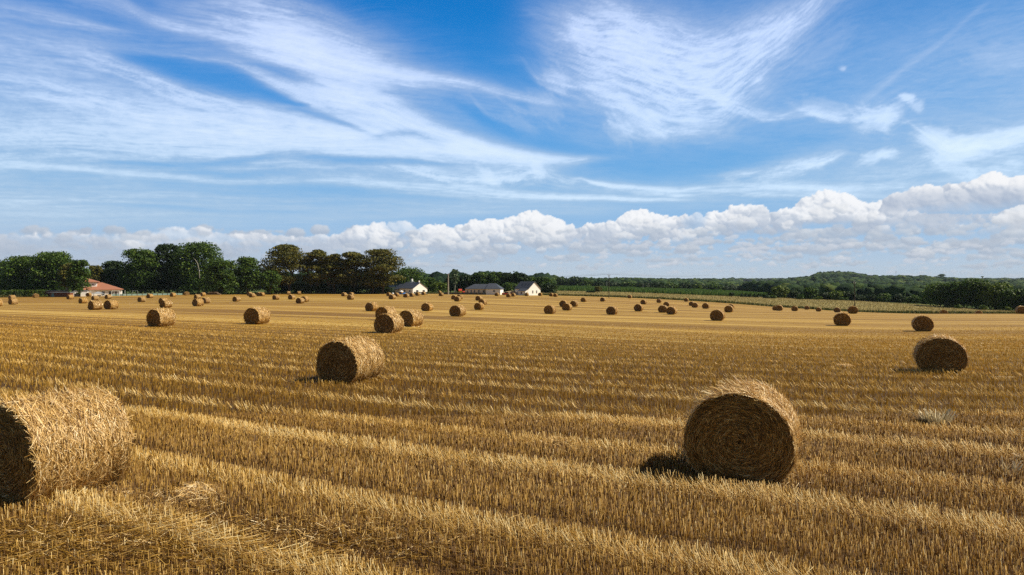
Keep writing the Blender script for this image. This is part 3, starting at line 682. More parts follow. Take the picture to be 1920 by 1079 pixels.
# ------------------------------------------------------------------ stubble: every stalk a blade, thinning out with distance
def bale_place():
    """centre positions on the ground for every bale, weighing its size and its foot row"""
    out = []
    for i in range(len(BAL)):
        x = xc[i]; h = hpx[i]; yb = BAL[i, 3]
        if i == len(BAL) - 1: d = 8.6
        else:
            ds = dep0[i] * np.linspace(.80, 1.25, 91); X = (x - 960) / F * ds
            yp = HZ + (ZC - height(X, ds)) * F / ds; hp = F * BH / ds
            d = ds[np.argmin(((yp - yb) / .5) ** 2 + ((hp - h) / (.35 + .03 * h)) ** 2)]
        out.append(d)
    return np.array(out)
bd = bale_place()
BAX = math.radians(26.6)
def stalks(n, dmin, dmax, t0, t1, seed, kw=.00075, wmin=.0056):
    r_ = np.random.default_rng(seed)
    # density falls as stalks merge into wider tufts; pdf over depth ~ d / width
    g_ = np.geomspace(dmin, dmax, 400); wdt = np.maximum(wmin, kw * g_); pdf = g_ / wdt; cdf = np.cumsum(pdf * np.gradient(g_)); cdf /= cdf[-1]
    d = np.interp(r_.random(n), cdf, g_); t = r_.uniform(t0, t1, n); X = t * d; Y = d
    s = X * AX[0] + Y * AX[1]; rr_ = X * ROW[0] + Y * ROW[1]
    near = np.clip((16 - d) / 6, 0, 1)
    sn = np.round(s / .15) * .15 + r_.normal(0, .022, n); sh = (sn - s) * near
    X = X + sh * AX[0]; Y = Y + sh * AX[1]; s = s + sh
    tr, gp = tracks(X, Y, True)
    wd = np.maximum(wmin, kw * d) * r_.uniform(.65, 1.45, n)
    clump = perlin(X * 1.7, Y * 1.7, 31) + .6 * perlin(X * 4.1, Y * 4.1, 32)
    hh = r_.uniform(.115, .175, n) * (1 + .16 * clump) * (1 + .75 * tr) * (1 - .30 * gp)
    hh = hh * np.clip(1.2 - d / 60, .28, 1)
    thin = r_.random(n) > ss(d, 22, dmax) * 1.05 + .2 * perlin(X * .08, Y * .08, 3) * (d > 25)
    lean = np.where(r_.random(n) < tr * (1 - .6 * ss(d, 22, 55)), r_.normal(.80, .26, n), r_.normal(.02, .11, n))
    la = math.atan2(.30, -.95) + r_.normal(0, .38, n)      # combed towards the left
    ra = r_.uniform(0, 2 * np.pi, n); stray = r_.random(n) < .09; la = np.where(stray, ra, la); lean = np.where(stray, np.abs(r_.normal(.6, .35, n)), lean)
    # trampled swath with lying straw, lower left
    q = ((X + 3.9) / 3.6) ** 2 + ((Y - 7.25) / 1.0) ** 2
    arc = np.exp(-np.clip(q - .25, 0, 9) * 1.4) * (Y < 9.2)
    flat = r_.random(n) < arc * .85
    lean = np.where(flat, r_.normal(1.42, .12, n), lean); hh = np.where(flat, hh * 1.5, hh)
    la = np.where(flat, math.atan2(-.32, .95) + (X + 4) * -.07 + r_.normal(0, .45, n) + np.where(r_.random(n) < .5, np.pi, 0), la)
    Z = height(X, Y)
    lift = np.where(flat, r_.uniform(.01, .09, n), 0.0)
    dx = np.cos(la) * np.sin(lean) * hh; dy = np.sin(la) * np.sin(lean) * hh; dz = np.cos(lean) * hh
    # keep stalks out from under the bales
    keep = thin if dmax > 40 else np.ones(n, bool)
    for i in np.where(bd < dmax + 3)[0]:
        if bd[i] < 60:
            bx, by = BPOS[i][0], BPOS[i][1]; a = BROT[i]
            lx = (X - bx) * math.cos(a) - (Y - by) * math.sin(a); ly = (X - bx) * math.sin(a) + (Y - by) * math.cos(a)
            keep &= ~((np.abs(lx) < .5) & (np.abs(ly) < .58))
    X, Y, Z, dx, dy, dz, wd, tr, flat, lift, s, rr_, gp = [q_[keep] for q_ in (X, Y, Z, dx, dy, dz, wd, tr, flat, lift, s, rr_, gp)]
    n = len(X); an = r_.uniform(0, 2 * np.pi, n)
    B = np.stack([X, Y, Z - .01 + lift], -1); D_ = np.stack([dx, dy, dz], -1); L = np.linalg.norm(D_, axis=1, keepdims=True); U = D_ / L
    h = np.stack([np.cos(an), np.sin(an), np.zeros(n)], -1); W = np.cross(U, h); W /= np.linalg.norm(W, axis=1, keepdims=True) + 1e-9
    W = W * wd[:, None] * .5
    dd = np.hypot(X, Y); sdv = .25 * np.clip(10 / dd, .08, 1)
    col = np.clip(r_.normal(.42, 1, n) * 0 + .41 + .10 * ss(dd, 14, 40) + r_.normal(0, 1, n) * sdv - .15 * gp * (1 - .5 * ss(dd, 16, 45)) + (tr - .20) * (.48 - .32 * ss(dd, 14, 40)) + np.where(flat, -.02, 0) + .10 * perlin(X * .8, Y * .8, 40) * np.clip(20 / dd, 0, 1) + .10 * perlin(s * .9, rr_ * .05, 41), 0, 1)  # combed strips paler: straw tone plus painted sunlight; strips behind carry painted shade
    return B, D_, W, U, wd, col
def emit(name, B, D_, W, U, wd, col, tri):
    n = len(B)
    if tri:                                                # three-sided stems
        W2 = np.cross(U, W); k = []
        for a in (0, 2.094, 4.189):
            k.append(W * math.cos(a) + W2 * math.sin(a))
        V = np.stack([B + k[0], B + k[1], B + k[2], B + D_ + k[0] * .8, B + D_ + k[1] * .8, B + D_ + k[2] * .8], 1).reshape(-1, 3)
        b = (np.arange(n) * 6)[:, None]
        Q = np.concatenate([b + np.array([[0, 1, 4, 3]]), b + np.array([[1, 2, 5, 4]]), b + np.array([[2, 0, 3, 5]])])
        me = np_mesh(name, V, [Q, b + np.array([[3, 4, 5]])], {'rnd': np.repeat(col, 6)})
    else:
        V = np.stack([B - W, B + W, B + D_ + W * .7, B + D_ - W * .7], 1).reshape(-1, 3)
        me = np_mesh(name, V, np.arange(4 * n).reshape(n, 4), {'rnd': np.repeat(col, 4)})
    return me
def straw_mat(name, stops, transl=.18, rough=.5, spec=.45):
    m, g = material(name); c = g.ramp(attr(g, 'rnd'), stops); finish(g, c, rough, spec, transl=transl, tcol=c); return m
m_stalk = straw_mat('stalks', [(0, (.12, .050, .004)), (.25, (.27, .130, .011)), (.5, (.52, .295, .040)), (.75, (.84, .56, .17)), (1, (.98, .80, .42))], transl=.25)
BPOS = []; BROT = []
# ------------------------------------------------------------------ round straw bales
LAB = '''straw bale just left of the two big distant bales below the red roofed house
left one of the two close distant bales below the red roofed house
right one of the two close distant bales below the red roofed house
straw bale touching the sky side of the left twin bale, under the grey garden gazebo
straw bale before the window wall of the red roofed house
round bale end seen against the white garage arch of the red roofed house
lone straw bale right of the red roofed house, nearer than the netting fence
small bale against the pale netting fence right of the red roofed house
larger nearer bale of the overlapping pair before the hedge at far left
farther bale peeping over its twin before the hedge at far left
bale turned the other way, under the clipped hedge at far left
straw bale under the leaning trunk beside the brick shed
bale cut by the left edge of the photo, below the hedge
small bale at the right end of the pale netting fence
small bale turned away beside the rounded pale bush
small bale just left of the low log pile
bale squeezed behind the biggest one of the three left of the log pile
nearest bale of the three clustered below the log pile
right bale of the three clustered below the log pile
nearer bale of the overlapping pair above the first large left bale
farther bale half hidden in the overlapping pair above the first large left bale
large straw bale with long lit side in the left middle distance
lone bale right of the log pile, before the bright green trees
bale almost hidden behind another below the gap between green and brown trees
bale with a second one peeping out at its left, below the green trees
farther bale of the touching pair at the foot of the rightmost green tree
nearer bale of the touching pair at the foot of the rightmost green tree
lone bale below the leftmost brown windswept tree
bale left of the overlapping pair, below the brown windswept trees
pale bale far back at the foot of the brown windswept trees, left one
pale bale far back at the foot of the brown windswept trees, right one
nearer bale of the overlapping pair below the brown windswept trees
farther bale of the overlapping pair below the brown windswept trees
large bale with ribbed lit side left of the nearest centre bale
narrow upright looking bale left of the pair under the last windswept tree
farther bale tucked behind its twin under the last windswept tree
nearer bale of the tucked pair under the last windswept tree
tiny bale alone against the dark hedge bottom left of the white gabled house
left bale of three close together before the garage of the white gabled house
right bale of three close together before the garage of the white gabled house
nearest bale of three close together before the garage of the white gabled house
tiny bale right in front of the blue tarpaulin by the white gabled house
bale up left of the overlapping middle cluster of four large bales
bale half hidden behind the nearest of the middle cluster of four
nearest bale of the middle cluster of four, with dark round face
long bale at the right of the middle cluster of four, showing its ribbed side
left bale of the touching pair below the white gable wall
right bale of the touching pair below the white gable wall
bale before the clipped hedge under the white gable, left one
bale before the clipped hedge under the white gable, right one
farther bale just left of the concrete pole
nearer bale just left of the concrete pole
left bale of the tight trio right of the concrete pole
front bale of the tight trio right of the concrete pole
rear bale of the tight trio right of the concrete pole
lone bale below the white gabled house, right of the middle cluster
large dark faced bale right of centre cluster, below the tight trio
small bale at the long low house, left one of the pair
small bale at the long low house, right one of the pair
bale before the white wing of the long low house
left bale of the touching pair below the brush pile
right bale of the touching pair below the brush pile
bale below the green slide at the tall gabled house
bale at the right corner of the tall gabled house
rear bale of three in a row below the long low house
middle bale of three in a row below the long low house
nearest bale of three in a row below the long low house
small dark bale left in the touching pair near the corn field start
small bale right in the touching pair near the corn field start
bale halfway between the round bush and the field centre
bale just left below the dark wooden pole
rear left bale of the trio below the round bush
rear right bale of the trio below the round bush
nearest bale of the trio below the round bush
lone bale left of the trio below the round bush
large bale standing alone under the dark wooden pole
small bale at the field edge right of the dark wooden pole
bale just behind and right of a nearer bale, before the maize
small bale in the middle of the maize field's width
rear bale hidden behind the touching twins right of centre
bale left of and farther than the touching twins right of centre
left one of the touching twins right of centre
right one of the touching twins right of centre
small bale close to the dry grass verge below the end of the maize
left bale of the close pair left of a lone one, below the maize end
right bale of the close pair left of a lone one, below the maize end
lone bale right of the close pair, below the maize end
bale top peeping over a nearer bale, below the row of small conifers
nearer bale hiding another, below the row of small conifers
large lone dark faced bale in the right centre of the field
bale edge hidden at the left of the one under the pale green tree
bale below the broad pale green tree at the verge
bale right of the broad pale green tree, before the verge
small far bale against the dark verge bank
bale with lit right side against the dark verge bank
bale left of the foot of the slim right hand pole
bale at the foot of the slim right hand pole
large bale below the slim right hand pole
bale half sunk behind the crest of the field on the right
bale top barely showing over the crest of the field on the right
bale cut by the right edge of the photo at the crest
second nearest bale on the right, behind the wide flattened one
wide flattened looking bale on the right with dark round face
very large near bale at lower right with dark spiral end facing us
large bale left of centre with dark end and sunlit ribbed side
nearest bale, huge, at the left edge, its shaggy side in full sun'''.split('\n')
assert len(LAB) == len(BAL), (len(LAB), len(BAL))
for i in range(len(BAL)):                   # front-face height: take off the strip of far rim seen above it
    d = dep0[i]
    for _ in range(4):
        h_ = hpx[i] - 1.9 * F * 1.0 / (d * d); d = F * BH / max(h_, 3)
    dep0[i] = d
dep0[-1] = 8.6; dep0[-2] = F * BH / 81; dep0[-3] = F * BH / 178; dep0[-4] = F * BH / 67
hpx = F * BH / dep0
bd = bale_place(); bd[-1] = 8.6; bd[-2] = dep0[-2]; bd[-3] = dep0[-3]
rb = np.random.default_rng(21)
BROT = np.radians(26.6 + rb.normal(0, 3.0, len(BAL)))
for i, a in {10: -62, 14: -58, 30: 62, 29: 60, 5: 4, 21: 24, 33: 20, 45: 30, 44: 20, 102: 28, 103: 25, 104: 24, 105: 25}.items(): BROT[i] = math.radians(a)
BL = 1.22
BPOS = []
def ext(px, py, a, z0):
    xs = []
    for e in (-BL / 2, BL / 2):
        for s in (-.75, .75):
            x = px + math.sin(a) * e + math.cos(a) * s; y = py + math.cos(a) * e - math.sin(a) * s
            xs.append(960 + F * x / y)
    return min(xs), max(xs)
for i in range(len(BAL)):
    a = BROT[i]; y = bd[i] + math.cos(a) * BL / 2; x = (xc[i] - 960) / F * y
    for _ in range(12):
        lo, hi = ext(x, y, a, 0); x += ((BAL[i, 1] - hi) if i == len(BAL) - 1 else (xc[i] - (lo + hi) / 2)) * y / F
    BPOS.append((x, y, H1(x, y)))

def ring_xz(phi):                            # sagged round section, centre at 0
    x = np.cos(phi) * .75; z = np.sin(phi) * .69
    z = np.where(z < -.50, -.50 - (-.50 - z) * .45, z); x = x * np.where(np.sin(phi) < -.2, 1.02, 1.0)
    return x, z
ZB = .585
def bale_side(seed, rough, nphi=72, nl=14):
    phi = np.linspace(0, 2 * np.pi, nphi, endpoint=False); yy = np.linspace(-BL / 2, BL / 2, nl)
    PH, YY = np.meshgrid(phi, yy); x, z = ring_xz(PH)
    k = 1 + rough * (.030 * perlin(np.cos(PH) * 2.2 + 5, np.sin(PH) * 2.2 + YY * 1.5, seed) + .034 * perlin(YY * 6.0, np.sin(PH) * .9, seed + 1) + .018 * perlin(PH * 6, YY * 8, seed + 2))
    k *= np.where(np.abs(YY) > BL / 2 - .02, .965, 1.0)
    V = np.stack([x * k, YY, z * k + ZB], -1).reshape(-1, 3); V[:, 2] = np.maximum(V[:, 2], 0.0)
    ii = np.arange(nphi * nl).reshape(nl, nphi); i2 = np.roll(ii, -1, axis=1)
    Q = np.stack([ii[:-1], ii[1:], i2[1:], i2[:-1]], -1).reshape(-1, 4)
    return V, Q
def bale_end(seed, sgn, rough, nphi=72, nr=14):
    phi = np.linspace(0, 2 * np.pi, nphi, endpoint=False); r = np.linspace(0.002, 1, nr)
    PH, RR_ = np.meshgrid(phi, r); x, z = ring_xz(PH)
    kx = .966
    dy = rough * (.035 * perlin(RR_ * 7 + PH * .3, np.cos(PH) * 1.5, seed) + .03 * perlin(x * RR_ * 3, z * RR_ * 3, seed + 3)) + .03 * (1 - RR_) ** 2 - .0
    V = np.stack([x * RR_ * kx, sgn * (BL / 2 - .002 - np.where(RR_ > .97, .0, np.abs(dy))), z * RR_ * kx + ZB], -1).reshape(-1, 3); V[:, 2] = np.maximum(V[:, 2], 0.002)
    ii = np.arange(nphi * nr).reshape(nr, nphi); i2 = np.roll(ii, -1, axis=1)
    Q = np.stack([ii[:-1], i2[:-1], i2[1:], ii[1:]], -1).reshape(-1, 4)
    if sgn > 0: Q = Q[:, ::-1]
    return V, Q
def ribbons(Pm, T, N, L, wd, bend, r_, tilt=.0):
    """straws: centre, direction, outward normal"""
    n = len(Pm); L = L[:, None]; wd = wd[:, None]
    T = T / np.linalg.norm(T, axis=1, keepdims=True)
    W = np.cross(T, N + r_.normal(0, .5, (n, 3))); W /= np.linalg.norm(W, axis=1, keepdims=True) + 1e-9; W = W * wd * .5
    bow = N * bend[:, None]
    a = Pm - T * L / 2 - bow; b = Pm; c = Pm + T * L / 2 - bow
    V = np.stack([a - W, a + W, b + W, b - W, c + W * .8, c - W * .8], 1).reshape(-1, 3)
    k = (np.arange(n) * 6)[:, None]
    return V, np.concatenate([k + np.array([[0, 1, 2, 3]]), k + np.array([[3, 2, 4, 5]])])
def side_straw(n, seed, wmul=1.0, fuzz=1.0):
    r_ = np.random.default_rng(seed); phi = r_.uniform(0, 2 * np.pi, n); phi = np.where(np.sin(phi) < -.75, -phi, phi)
    y = r_.uniform(-BL / 2 - .015, BL / 2 + .015, n)
    x, z = ring_xz(phi); N = np.stack([np.cos(phi), np.zeros(n), np.sin(phi)], -1); Tc = np.stack([-np.sin(phi), np.zeros(n), np.cos(phi)], -1); Ty = np.array([[0., 1, 0]])
    sw = r_.normal(0, .42, n); sw = np.where(r_.random(n) < .22, r_.uniform(-1.57, 1.57, n), sw)
    T = Tc * np.cos(sw)[:, None] + Ty * np.sin(sw)[:, None] + N * r_.normal(0, .10, n)[:, None]
    out = np.abs(r_.normal(0, .009, n)) + .002
    fz = r_.random(n) < .055 * fuzz; T = np.where(fz[:, None], T + N * r_.uniform(.3, 1.2, n)[:, None], T); out = np.where(fz, out + .03, out)
    edge_ = np.abs(y) > BL / 2 - .06
    kk = 1 + .034 * perlin(y * 6.0, np.sin(phi) * .9, seed - 50 + 1) + .030 * perlin(np.cos(phi) * 2.2 + 5, np.sin(phi) * 2.2 + y * 1.5, seed - 50)
    Pm = np.stack([x * kk, y, z * kk + ZB], -1) + N * out[:, None]
    L = r_.uniform(.06, .26, n) * np.where(fz, 1.1, 1); wd = r_.uniform(.003, .0075, n) * wmul
    V, Q = ribbons(Pm, T, N, L, wd, np.where(fz, -.01, .012) * r_.uniform(.3, 1, n), r_)
    col = np.clip(r_.normal(.52, .25, n) + .20 * perlin(y * 6, phi * 1.2, seed) + .12 * perlin(y * 2, phi * 3, seed + 4), 0, 1)
    V[:, 2] = np.maximum(V[:, 2], 0.005)
    return V, Q, np.repeat(col, 6)
def end_straw(n, seed, sgn, wmul=1.0):
    r_ = np.random.default_rng(seed); phi = r_.uniform(0, 2 * np.pi, n); rr_ = np.sqrt(r_.uniform(.002, 1, n))
    x, z = ring_xz(phi); N = np.repeat(np.array([[0., sgn, 0]]), n, 0)
    Tc = np.stack([-np.sin(phi), np.zeros(n), np.cos(phi) * .93], -1); Tr = np.stack([np.cos(phi), np.zeros(n), np.sin(phi)], -1)
    sw = r_.normal(.12, .25, n) + np.where(r_.random(n) < .10, r_.uniform(-1.5, 1.5, n), 0) + (rr_ < .12) * r_.normal(0, .8, n)
    T = Tc * np.cos(sw)[:, None] + Tr * np.sin(sw)[:, None] + N * r_.normal(0, .16, n)[:, None]
    Pm = np.stack([x * rr_ * .975, np.full(n, sgn * (BL / 2)) + sgn * (r_.uniform(-.012, .022, n) - .03 * (1 - rr_) ** 2), z * rr_ * .975 + ZB], -1)
    L = r_.uniform(.04, .17, n) * (.45 + .55 * rr_); wd = r_.uniform(.003, .0065, n) * wmul
    V, Q = ribbons(Pm, T, N, L, wd, r_.uniform(0, .01, n), r_)
    ringn = perlin(rr_ * 16 + phi * .35, np.cos(phi), seed + 9)
    col = np.clip(r_.normal(.42, .20, n) + .25 * ringn, 0, 1); V[:, 2] = np.maximum(V[:, 2], 0.004)
    return V, Q, np.repeat(col, 6)
def vary(g, c):
    oi = g.new('ShaderNodeObjectInfo'); k_ = g.lin(E(g, oi.outputs['Random']), 0.0, 1.0, .74, 1.0); hs_ = g.new('ShaderNodeHueSaturation')
    g.put(hs_.inputs['Color'], c); g.put(hs_.inputs['Value'], k_); g.put(hs_.inputs['Saturation'], g.lin(E(g, oi.outputs['Random']), 0.0, 1.0, .88, 1.04)); return E(g, hs_.outputs[0])
def bale_mat(name, end):
    """rolled straw: body in index 0 (noise wound round the axle); straws in index 1 use the random value"""
    m, g = material(name)
    ox, oy, oz = g.sep(g.new('ShaderNodeTexCoord').outputs['Object'])
    an = g.m('ARCTAN2', oz - ZB, ox); rad = g.m('SQRT', ox * ox + (oz - ZB) * (oz - ZB))
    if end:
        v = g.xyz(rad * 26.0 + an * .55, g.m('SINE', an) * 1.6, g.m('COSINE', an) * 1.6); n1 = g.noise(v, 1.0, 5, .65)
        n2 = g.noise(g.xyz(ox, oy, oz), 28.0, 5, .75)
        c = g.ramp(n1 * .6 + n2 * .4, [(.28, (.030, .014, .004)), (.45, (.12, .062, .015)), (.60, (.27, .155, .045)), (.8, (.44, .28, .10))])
    else:
        v = g.xyz(oy * 16.0, g.m('SINE', an) * 1.8, g.m('COSINE', an) * 1.8); n1 = g.noise(v, 1.0, 5, .6)
        n2 = g.noise(g.xyz(ox, oy, oz), 22.0, 6, .75)
        c = g.ramp(n1 * .35 + n2 * .65, [(.30, (.07, .030, .005)), (.45, (.22, .11, .022)), (.57, (.48, .28, .075)), (.75, (.80, .55, .22))])
    c = vary(g, c); finish(g, c, .7, .25, n2 * .6 + n1 * .4, 1.0, .05)
    return m
m_side = bale_mat('rolled_straw', False); m_end = bale_mat('spiral_straw', True)
m_straw = straw_mat('loose_straw', [(0, (.14, .058, .008)), (.25, (.34, .18, .035)), (.5, (.60, .37, .11)), (.75, (.84, .58, .24)), (1, (.98, .80, .48))], transl=.12, spec=.5)
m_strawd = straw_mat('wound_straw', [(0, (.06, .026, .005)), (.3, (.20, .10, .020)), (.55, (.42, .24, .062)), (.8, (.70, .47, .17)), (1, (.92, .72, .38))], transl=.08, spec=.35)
def lod(seed, ns, ne, wm, rough, nphi, nl):
    V, Q = bale_side(seed, rough, nphi, nl); out = []
    if ns:
        v2, q2, c2 = side_straw(ns, seed + 50, wm)
        me = np_mesh('rolled_side', np.vstack([V, v2]), [np.vstack([Q, q2 + len(V)])], {'rnd': np.concatenate([np.full(len(V), .5), c2])}, matidx=np.concatenate([np.zeros(len(Q)), np.ones(len(q2))]))
    else: me = np_mesh('rolled_side', V, Q, {'rnd': np.full(len(V), .5)}, matidx=np.zeros(len(Q)))
    me.materials.append(m_side); me.materials.append(m_straw); out.append(me)
    for sg in (-1, 1):
        V, Q = bale_end(seed + 7, sg, rough, nphi, 14 if ns > 4000 else 6)
        n_e = ne if sg < 0 else ne // 6
        if n_e:
            v2, q2, c2 = end_straw(n_e, seed + 60 + sg, sg, wm)
            me = np_mesh('end_face', np.vstack([V, v2]), [np.vstack([Q, q2 + len(V)])], {'rnd': np.concatenate([np.full(len(V), .5), c2])}, matidx=np.concatenate([np.zeros(len(Q)), np.ones(len(q2))]))
        else: me = np_mesh('end_face', V, Q, {'rnd': np.full(len(V), .5)}, matidx=np.zeros(len(Q)))
        me.materials.append(m_end); me.materials.append(m_strawd); out.append(me)
    return out
LODS = {0: [lod(100, 17000, 12000, 1.1, 1.0, 96, 20)], 1: [lod(200, 9000, 5000, 1.8, 1.1, 72, 14)],
        2: [lod(300 + 20 * k, 2600, 1300, 3.6, 1.2, 48, 10) for k in range(3)], 3: [lod(400 + 20 * k, 500, 160, 8.0, 1.4, 28, 6) for k in range(3)]}
GRP = 'round straw bales scattered over the stubble field'
for i in range(len(BAL)):
    d = bd[i]; lv = 0 if d < 12 else 1 if d < 30 else 2 if d < 95 else 3
    ms = LODS[lv][i % len(LODS[lv])]
    root = empty('straw_bale', BPOS[i], -BROT[i], LAB[i], 'straw bale', GRP)
    s = 1.0 if lv < 2 else rb.uniform(.97, 1.04)
    root.scale = (s * rb.uniform(.97, 1.04) if lv > 1 else 1.0, s, s)
    if lv == 2: root.scale[1] *= 1.08
    if i == 102: root.scale = (1.05, 1, 1)
    if i == 104: root.scale = (1.05, 1.14, 1.03)
    for me_, nm in zip(ms, ('rolled_side', 'end_face', 'end_face')):
        o = bpy.data.objects.new(nm, me_); C.objects.link(o); o.parent = root

# ---- stubble over the field
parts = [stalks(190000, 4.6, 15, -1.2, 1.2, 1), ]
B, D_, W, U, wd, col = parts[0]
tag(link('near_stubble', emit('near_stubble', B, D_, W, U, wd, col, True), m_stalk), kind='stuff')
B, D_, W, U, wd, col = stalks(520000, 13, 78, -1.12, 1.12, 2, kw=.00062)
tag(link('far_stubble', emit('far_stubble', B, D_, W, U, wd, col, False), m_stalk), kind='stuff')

# ---- loose straw on the ground: litter and little heaps
def litter(name, cx, cy, rx, ry, n, hgt, seed, mat, kind='stuff', label=None, cat=None, L=(.08, .26), group=None):
    r_ = np.random.default_rng(seed); a = r_.uniform(0, 6.283, n); q = np.sqrt(r_.random(n))
    X = cx + np.cos(a) * q * rx; Y = cy + np.sin(a) * q * ry; Z = height(X, Y) + .02 + hgt * (1 - q ** 2) * r_.uniform(.2, 1, n)
    th = r_.uniform(0, 6.283, n); el_ = r_.normal(0, .28, n)
    T = np.stack([np.cos(th) * np.cos(el_), np.sin(th) * np.cos(el_), np.sin(el_)], -1); N = np.repeat([[0., 0, 1]], n, 0)
    V, Q = ribbons(np.stack([X, Y, Z], -1), T, N, r_.uniform(*L, n), r_.uniform(.004, .008, n) * max(1, cy / 14), r_.uniform(0, .02, n), r_)
    o = link(name, np_mesh(name, V, Q, {'rnd': np.repeat(np.clip(r_.normal(.68, .2, n), 0, 1), 6)}), mat)
    return tag(o, label, cat, group, kind)
def gpt(x, y):                                # photo pixel -> ground point
    d = np.geomspace(4, 200, 500); X = (x - 960) / F * d; yy = HZ + (ZC - height(X, d)) * F / d
    k = np.argmin(np.abs(yy - y)); return X[k], d[k]
for (x, y, rx_, ry_, n, h, lab) in [(370, 940, .34, .3, 420, .24, 'small tousled heap of straw right of the nearest bale'), (1045, 838, .38, .35, 260, .18, 'thin heap of loose straw in the stubble, centre foreground'),
        (1583, 688, .42, .4, 330, .10, 'flat pale patch of straw left of the wide flattened bale'), (1880, 710, .4, .5, 90, .10, 'small pale straw patch right of the wide flattened bale'), (430, 600 + 20, .9, .8, 60, .08, None),
        (1058, 586, .9, 1.2, 50, .10, None)]:
    X, d = gpt(x, y)
    if lab: litter('straw_heap', X, d, rx_, ry_, n, h, int(x), m_straw, None, lab, 'straw heap', group='little heaps of straw left in the stubble')
for i in (103, 105, 104, 102, 45, 44):
    q = BPOS[i]; litter('straw_litter', q[0], q[1] - .1, 1.05, .95, 700 if i in (103, 105) else 260, .05, 900 + i, m_straw, L=(.06, .3))
X, d = gpt(1922, 872); litter('straw_heap', X, d, .22, .2, 260, .2, 55, m_strawd, None, 'small dark brown straw clump cut by the right edge of the photo', 'straw heap', group='little heaps of straw left in the stubble')
X, d = gpt(400, 1010); litter('lying_straw', X, d, 3.0, .8, 1500, .05, 77, m_straw, L=(.14, .4))
X, d = gpt(150, 950); litter('fallen_straw', X + .3, d + .1, 1.5, .7, 900, .07, 78, m_straw, L=(.1, .3))
# bleached dead weeds standing in the stubble
m_weed = straw_mat('bleached_weed', [(0, (.36, .29, .16)), (.5, (.64, .54, .34)), (1, (.90, .80, .56))], .1)
for (x, y, n, hh, rad, lab, sd_) in [(1755, 800, 200, .42, .25, 'bleached dead weed clump between the near right bale and the wide one', 5), (1893, 893, 22, .30, .12, 'bleached weed stalks near the right edge of the photo', 6)]:
    X, d = gpt(x, y); r_ = np.random.default_rng(sd_); a = r_.uniform(0, 6.28, n); q = r_.random(n) * rad
    bx = X + np.cos(a) * q; by = d + np.sin(a) * q * .6; L = r_.uniform(.4, 1, n) * hh
    T = np.stack([np.cos(a) * .5 + r_.normal(0, .25, n), np.sin(a) * .5, np.ones(n)], -1); T /= np.linalg.norm(T, axis=1, keepdims=True)
    V, Q = ribbons(np.stack([bx, by, height(bx, by)], -1) + T * L[:, None] / 2, T, np.repeat([[.8, -.4, .4]], n, 0), L, r_.uniform(.01, .035, n), r_.normal(0, .03, n), r_)
    tag(link('dead_weed', np_mesh('dead_weed', V, Q, {'rnd': np.repeat(r_.random(n), 6)}), m_weed), lab, 'weed', 'dead weeds in the stubble')
# ------------------------------------------------------------------ trees and bushes
def leaf_mat(name, stops, tr=.30):
    m, g = material(name); c = g.ramp(attr(g, 'rnd'), stops); finish(g, c, .6, .25, transl=tr, tcol=c); return m
LM = {'green': leaf_mat('leaves_green', [(0, (.012, .028, .004)), (.4, (.036, .078, .008)), (.75, (.110, .180, .020)), (1, (.25, .31, .045))]),
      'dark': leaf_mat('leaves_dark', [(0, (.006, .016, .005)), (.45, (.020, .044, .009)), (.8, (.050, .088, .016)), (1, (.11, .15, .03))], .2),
      'olive': leaf_mat('leaves_olive', [(0, (.022, .024, .004)), (.4, (.075, .080, .011)), (.75, (.185, .165, .022)), (1, (.34, .25, .05))]),
      'bright': leaf_mat('leaves_bright', [(0, (.022, .042, .006)), (.4, (.065, .11, .012)), (.75, (.17, .22, .025)), (1, (.34, .36, .05))]),
      'pale': leaf_mat('leaves_pale', [(0, (.03, .05, .02)), (.5, (.09, .13, .05)), (1, (.2, .24, .12))])}
m_bark = simple('bark', (.085, .065, .045), .9, .1, .4, 2.0); m_pbark = simple('pale_bark', (.26, .24, .19), .9, .1, .3, 2.0)
def crown_leaves(lobes, n, size, r_, flat=1.0, fill=.25):
    """lobes (k,5): x,y,z,r,flatness -> leaf quads"""
    lobes = np.asarray(lobes, float); a = lobes[:, 3] ** 2; k = r_.choice(len(lobes), n, p=a / a.sum()); lb = lobes[k]
    v = r_.normal(0, 1, (n, 3)); v /= np.linalg.norm(v, axis=1, keepdims=True); v[:, 2] = np.where((v[:, 2] < -.35) & (r_.random(n) < .7), -v[:, 2], v[:, 2])
    rad = np.where(r_.random(n) < fill, r_.uniform(.2, .8, n), r_.uniform(.80, 1.08, n)); bump = 1 + .22 * perlin(v[:, 0] * 2.3 + k * 3.1, v[:, 2] * 2.3 + v[:, 1], 5)
    Pm = lb[:, :3] + v * (lb[:, 3] * rad * bump)[:, None] * np.stack([np.ones(n), np.ones(n), lb[:, 4]], -1)
    N = v * .8 + r_.normal(0, .65, (n, 3)) + [0, 0, .25]; N /= np.linalg.norm(N, axis=1, keepdims=True)
    T = np.cross(N, r_.normal(0, 1, (n, 3))); T /= np.linalg.norm(T, axis=1, keepdims=True); Bv = np.cross(N, T)
    s = (size * r_.uniform(.5, 1.35, n))[:, None] * .5
    V = np.stack([Pm - T * s - Bv * s * .2, Pm + Bv * s * .8, Pm + T * s + Bv * s * .1, Pm - Bv * s * .8], 1).reshape(-1, 3)
    col = np.clip(r_.normal(.50, .17, n) + .20 * perlin(Pm[:, 0] * .5, Pm[:, 2] * .5 + Pm[:, 1] * .3, 3) + .22 * perlin(k * 1.37, k * .71, 9), 0, 1)
    return V, np.arange(4 * n).reshape(n, 4), np.repeat(col, 4)
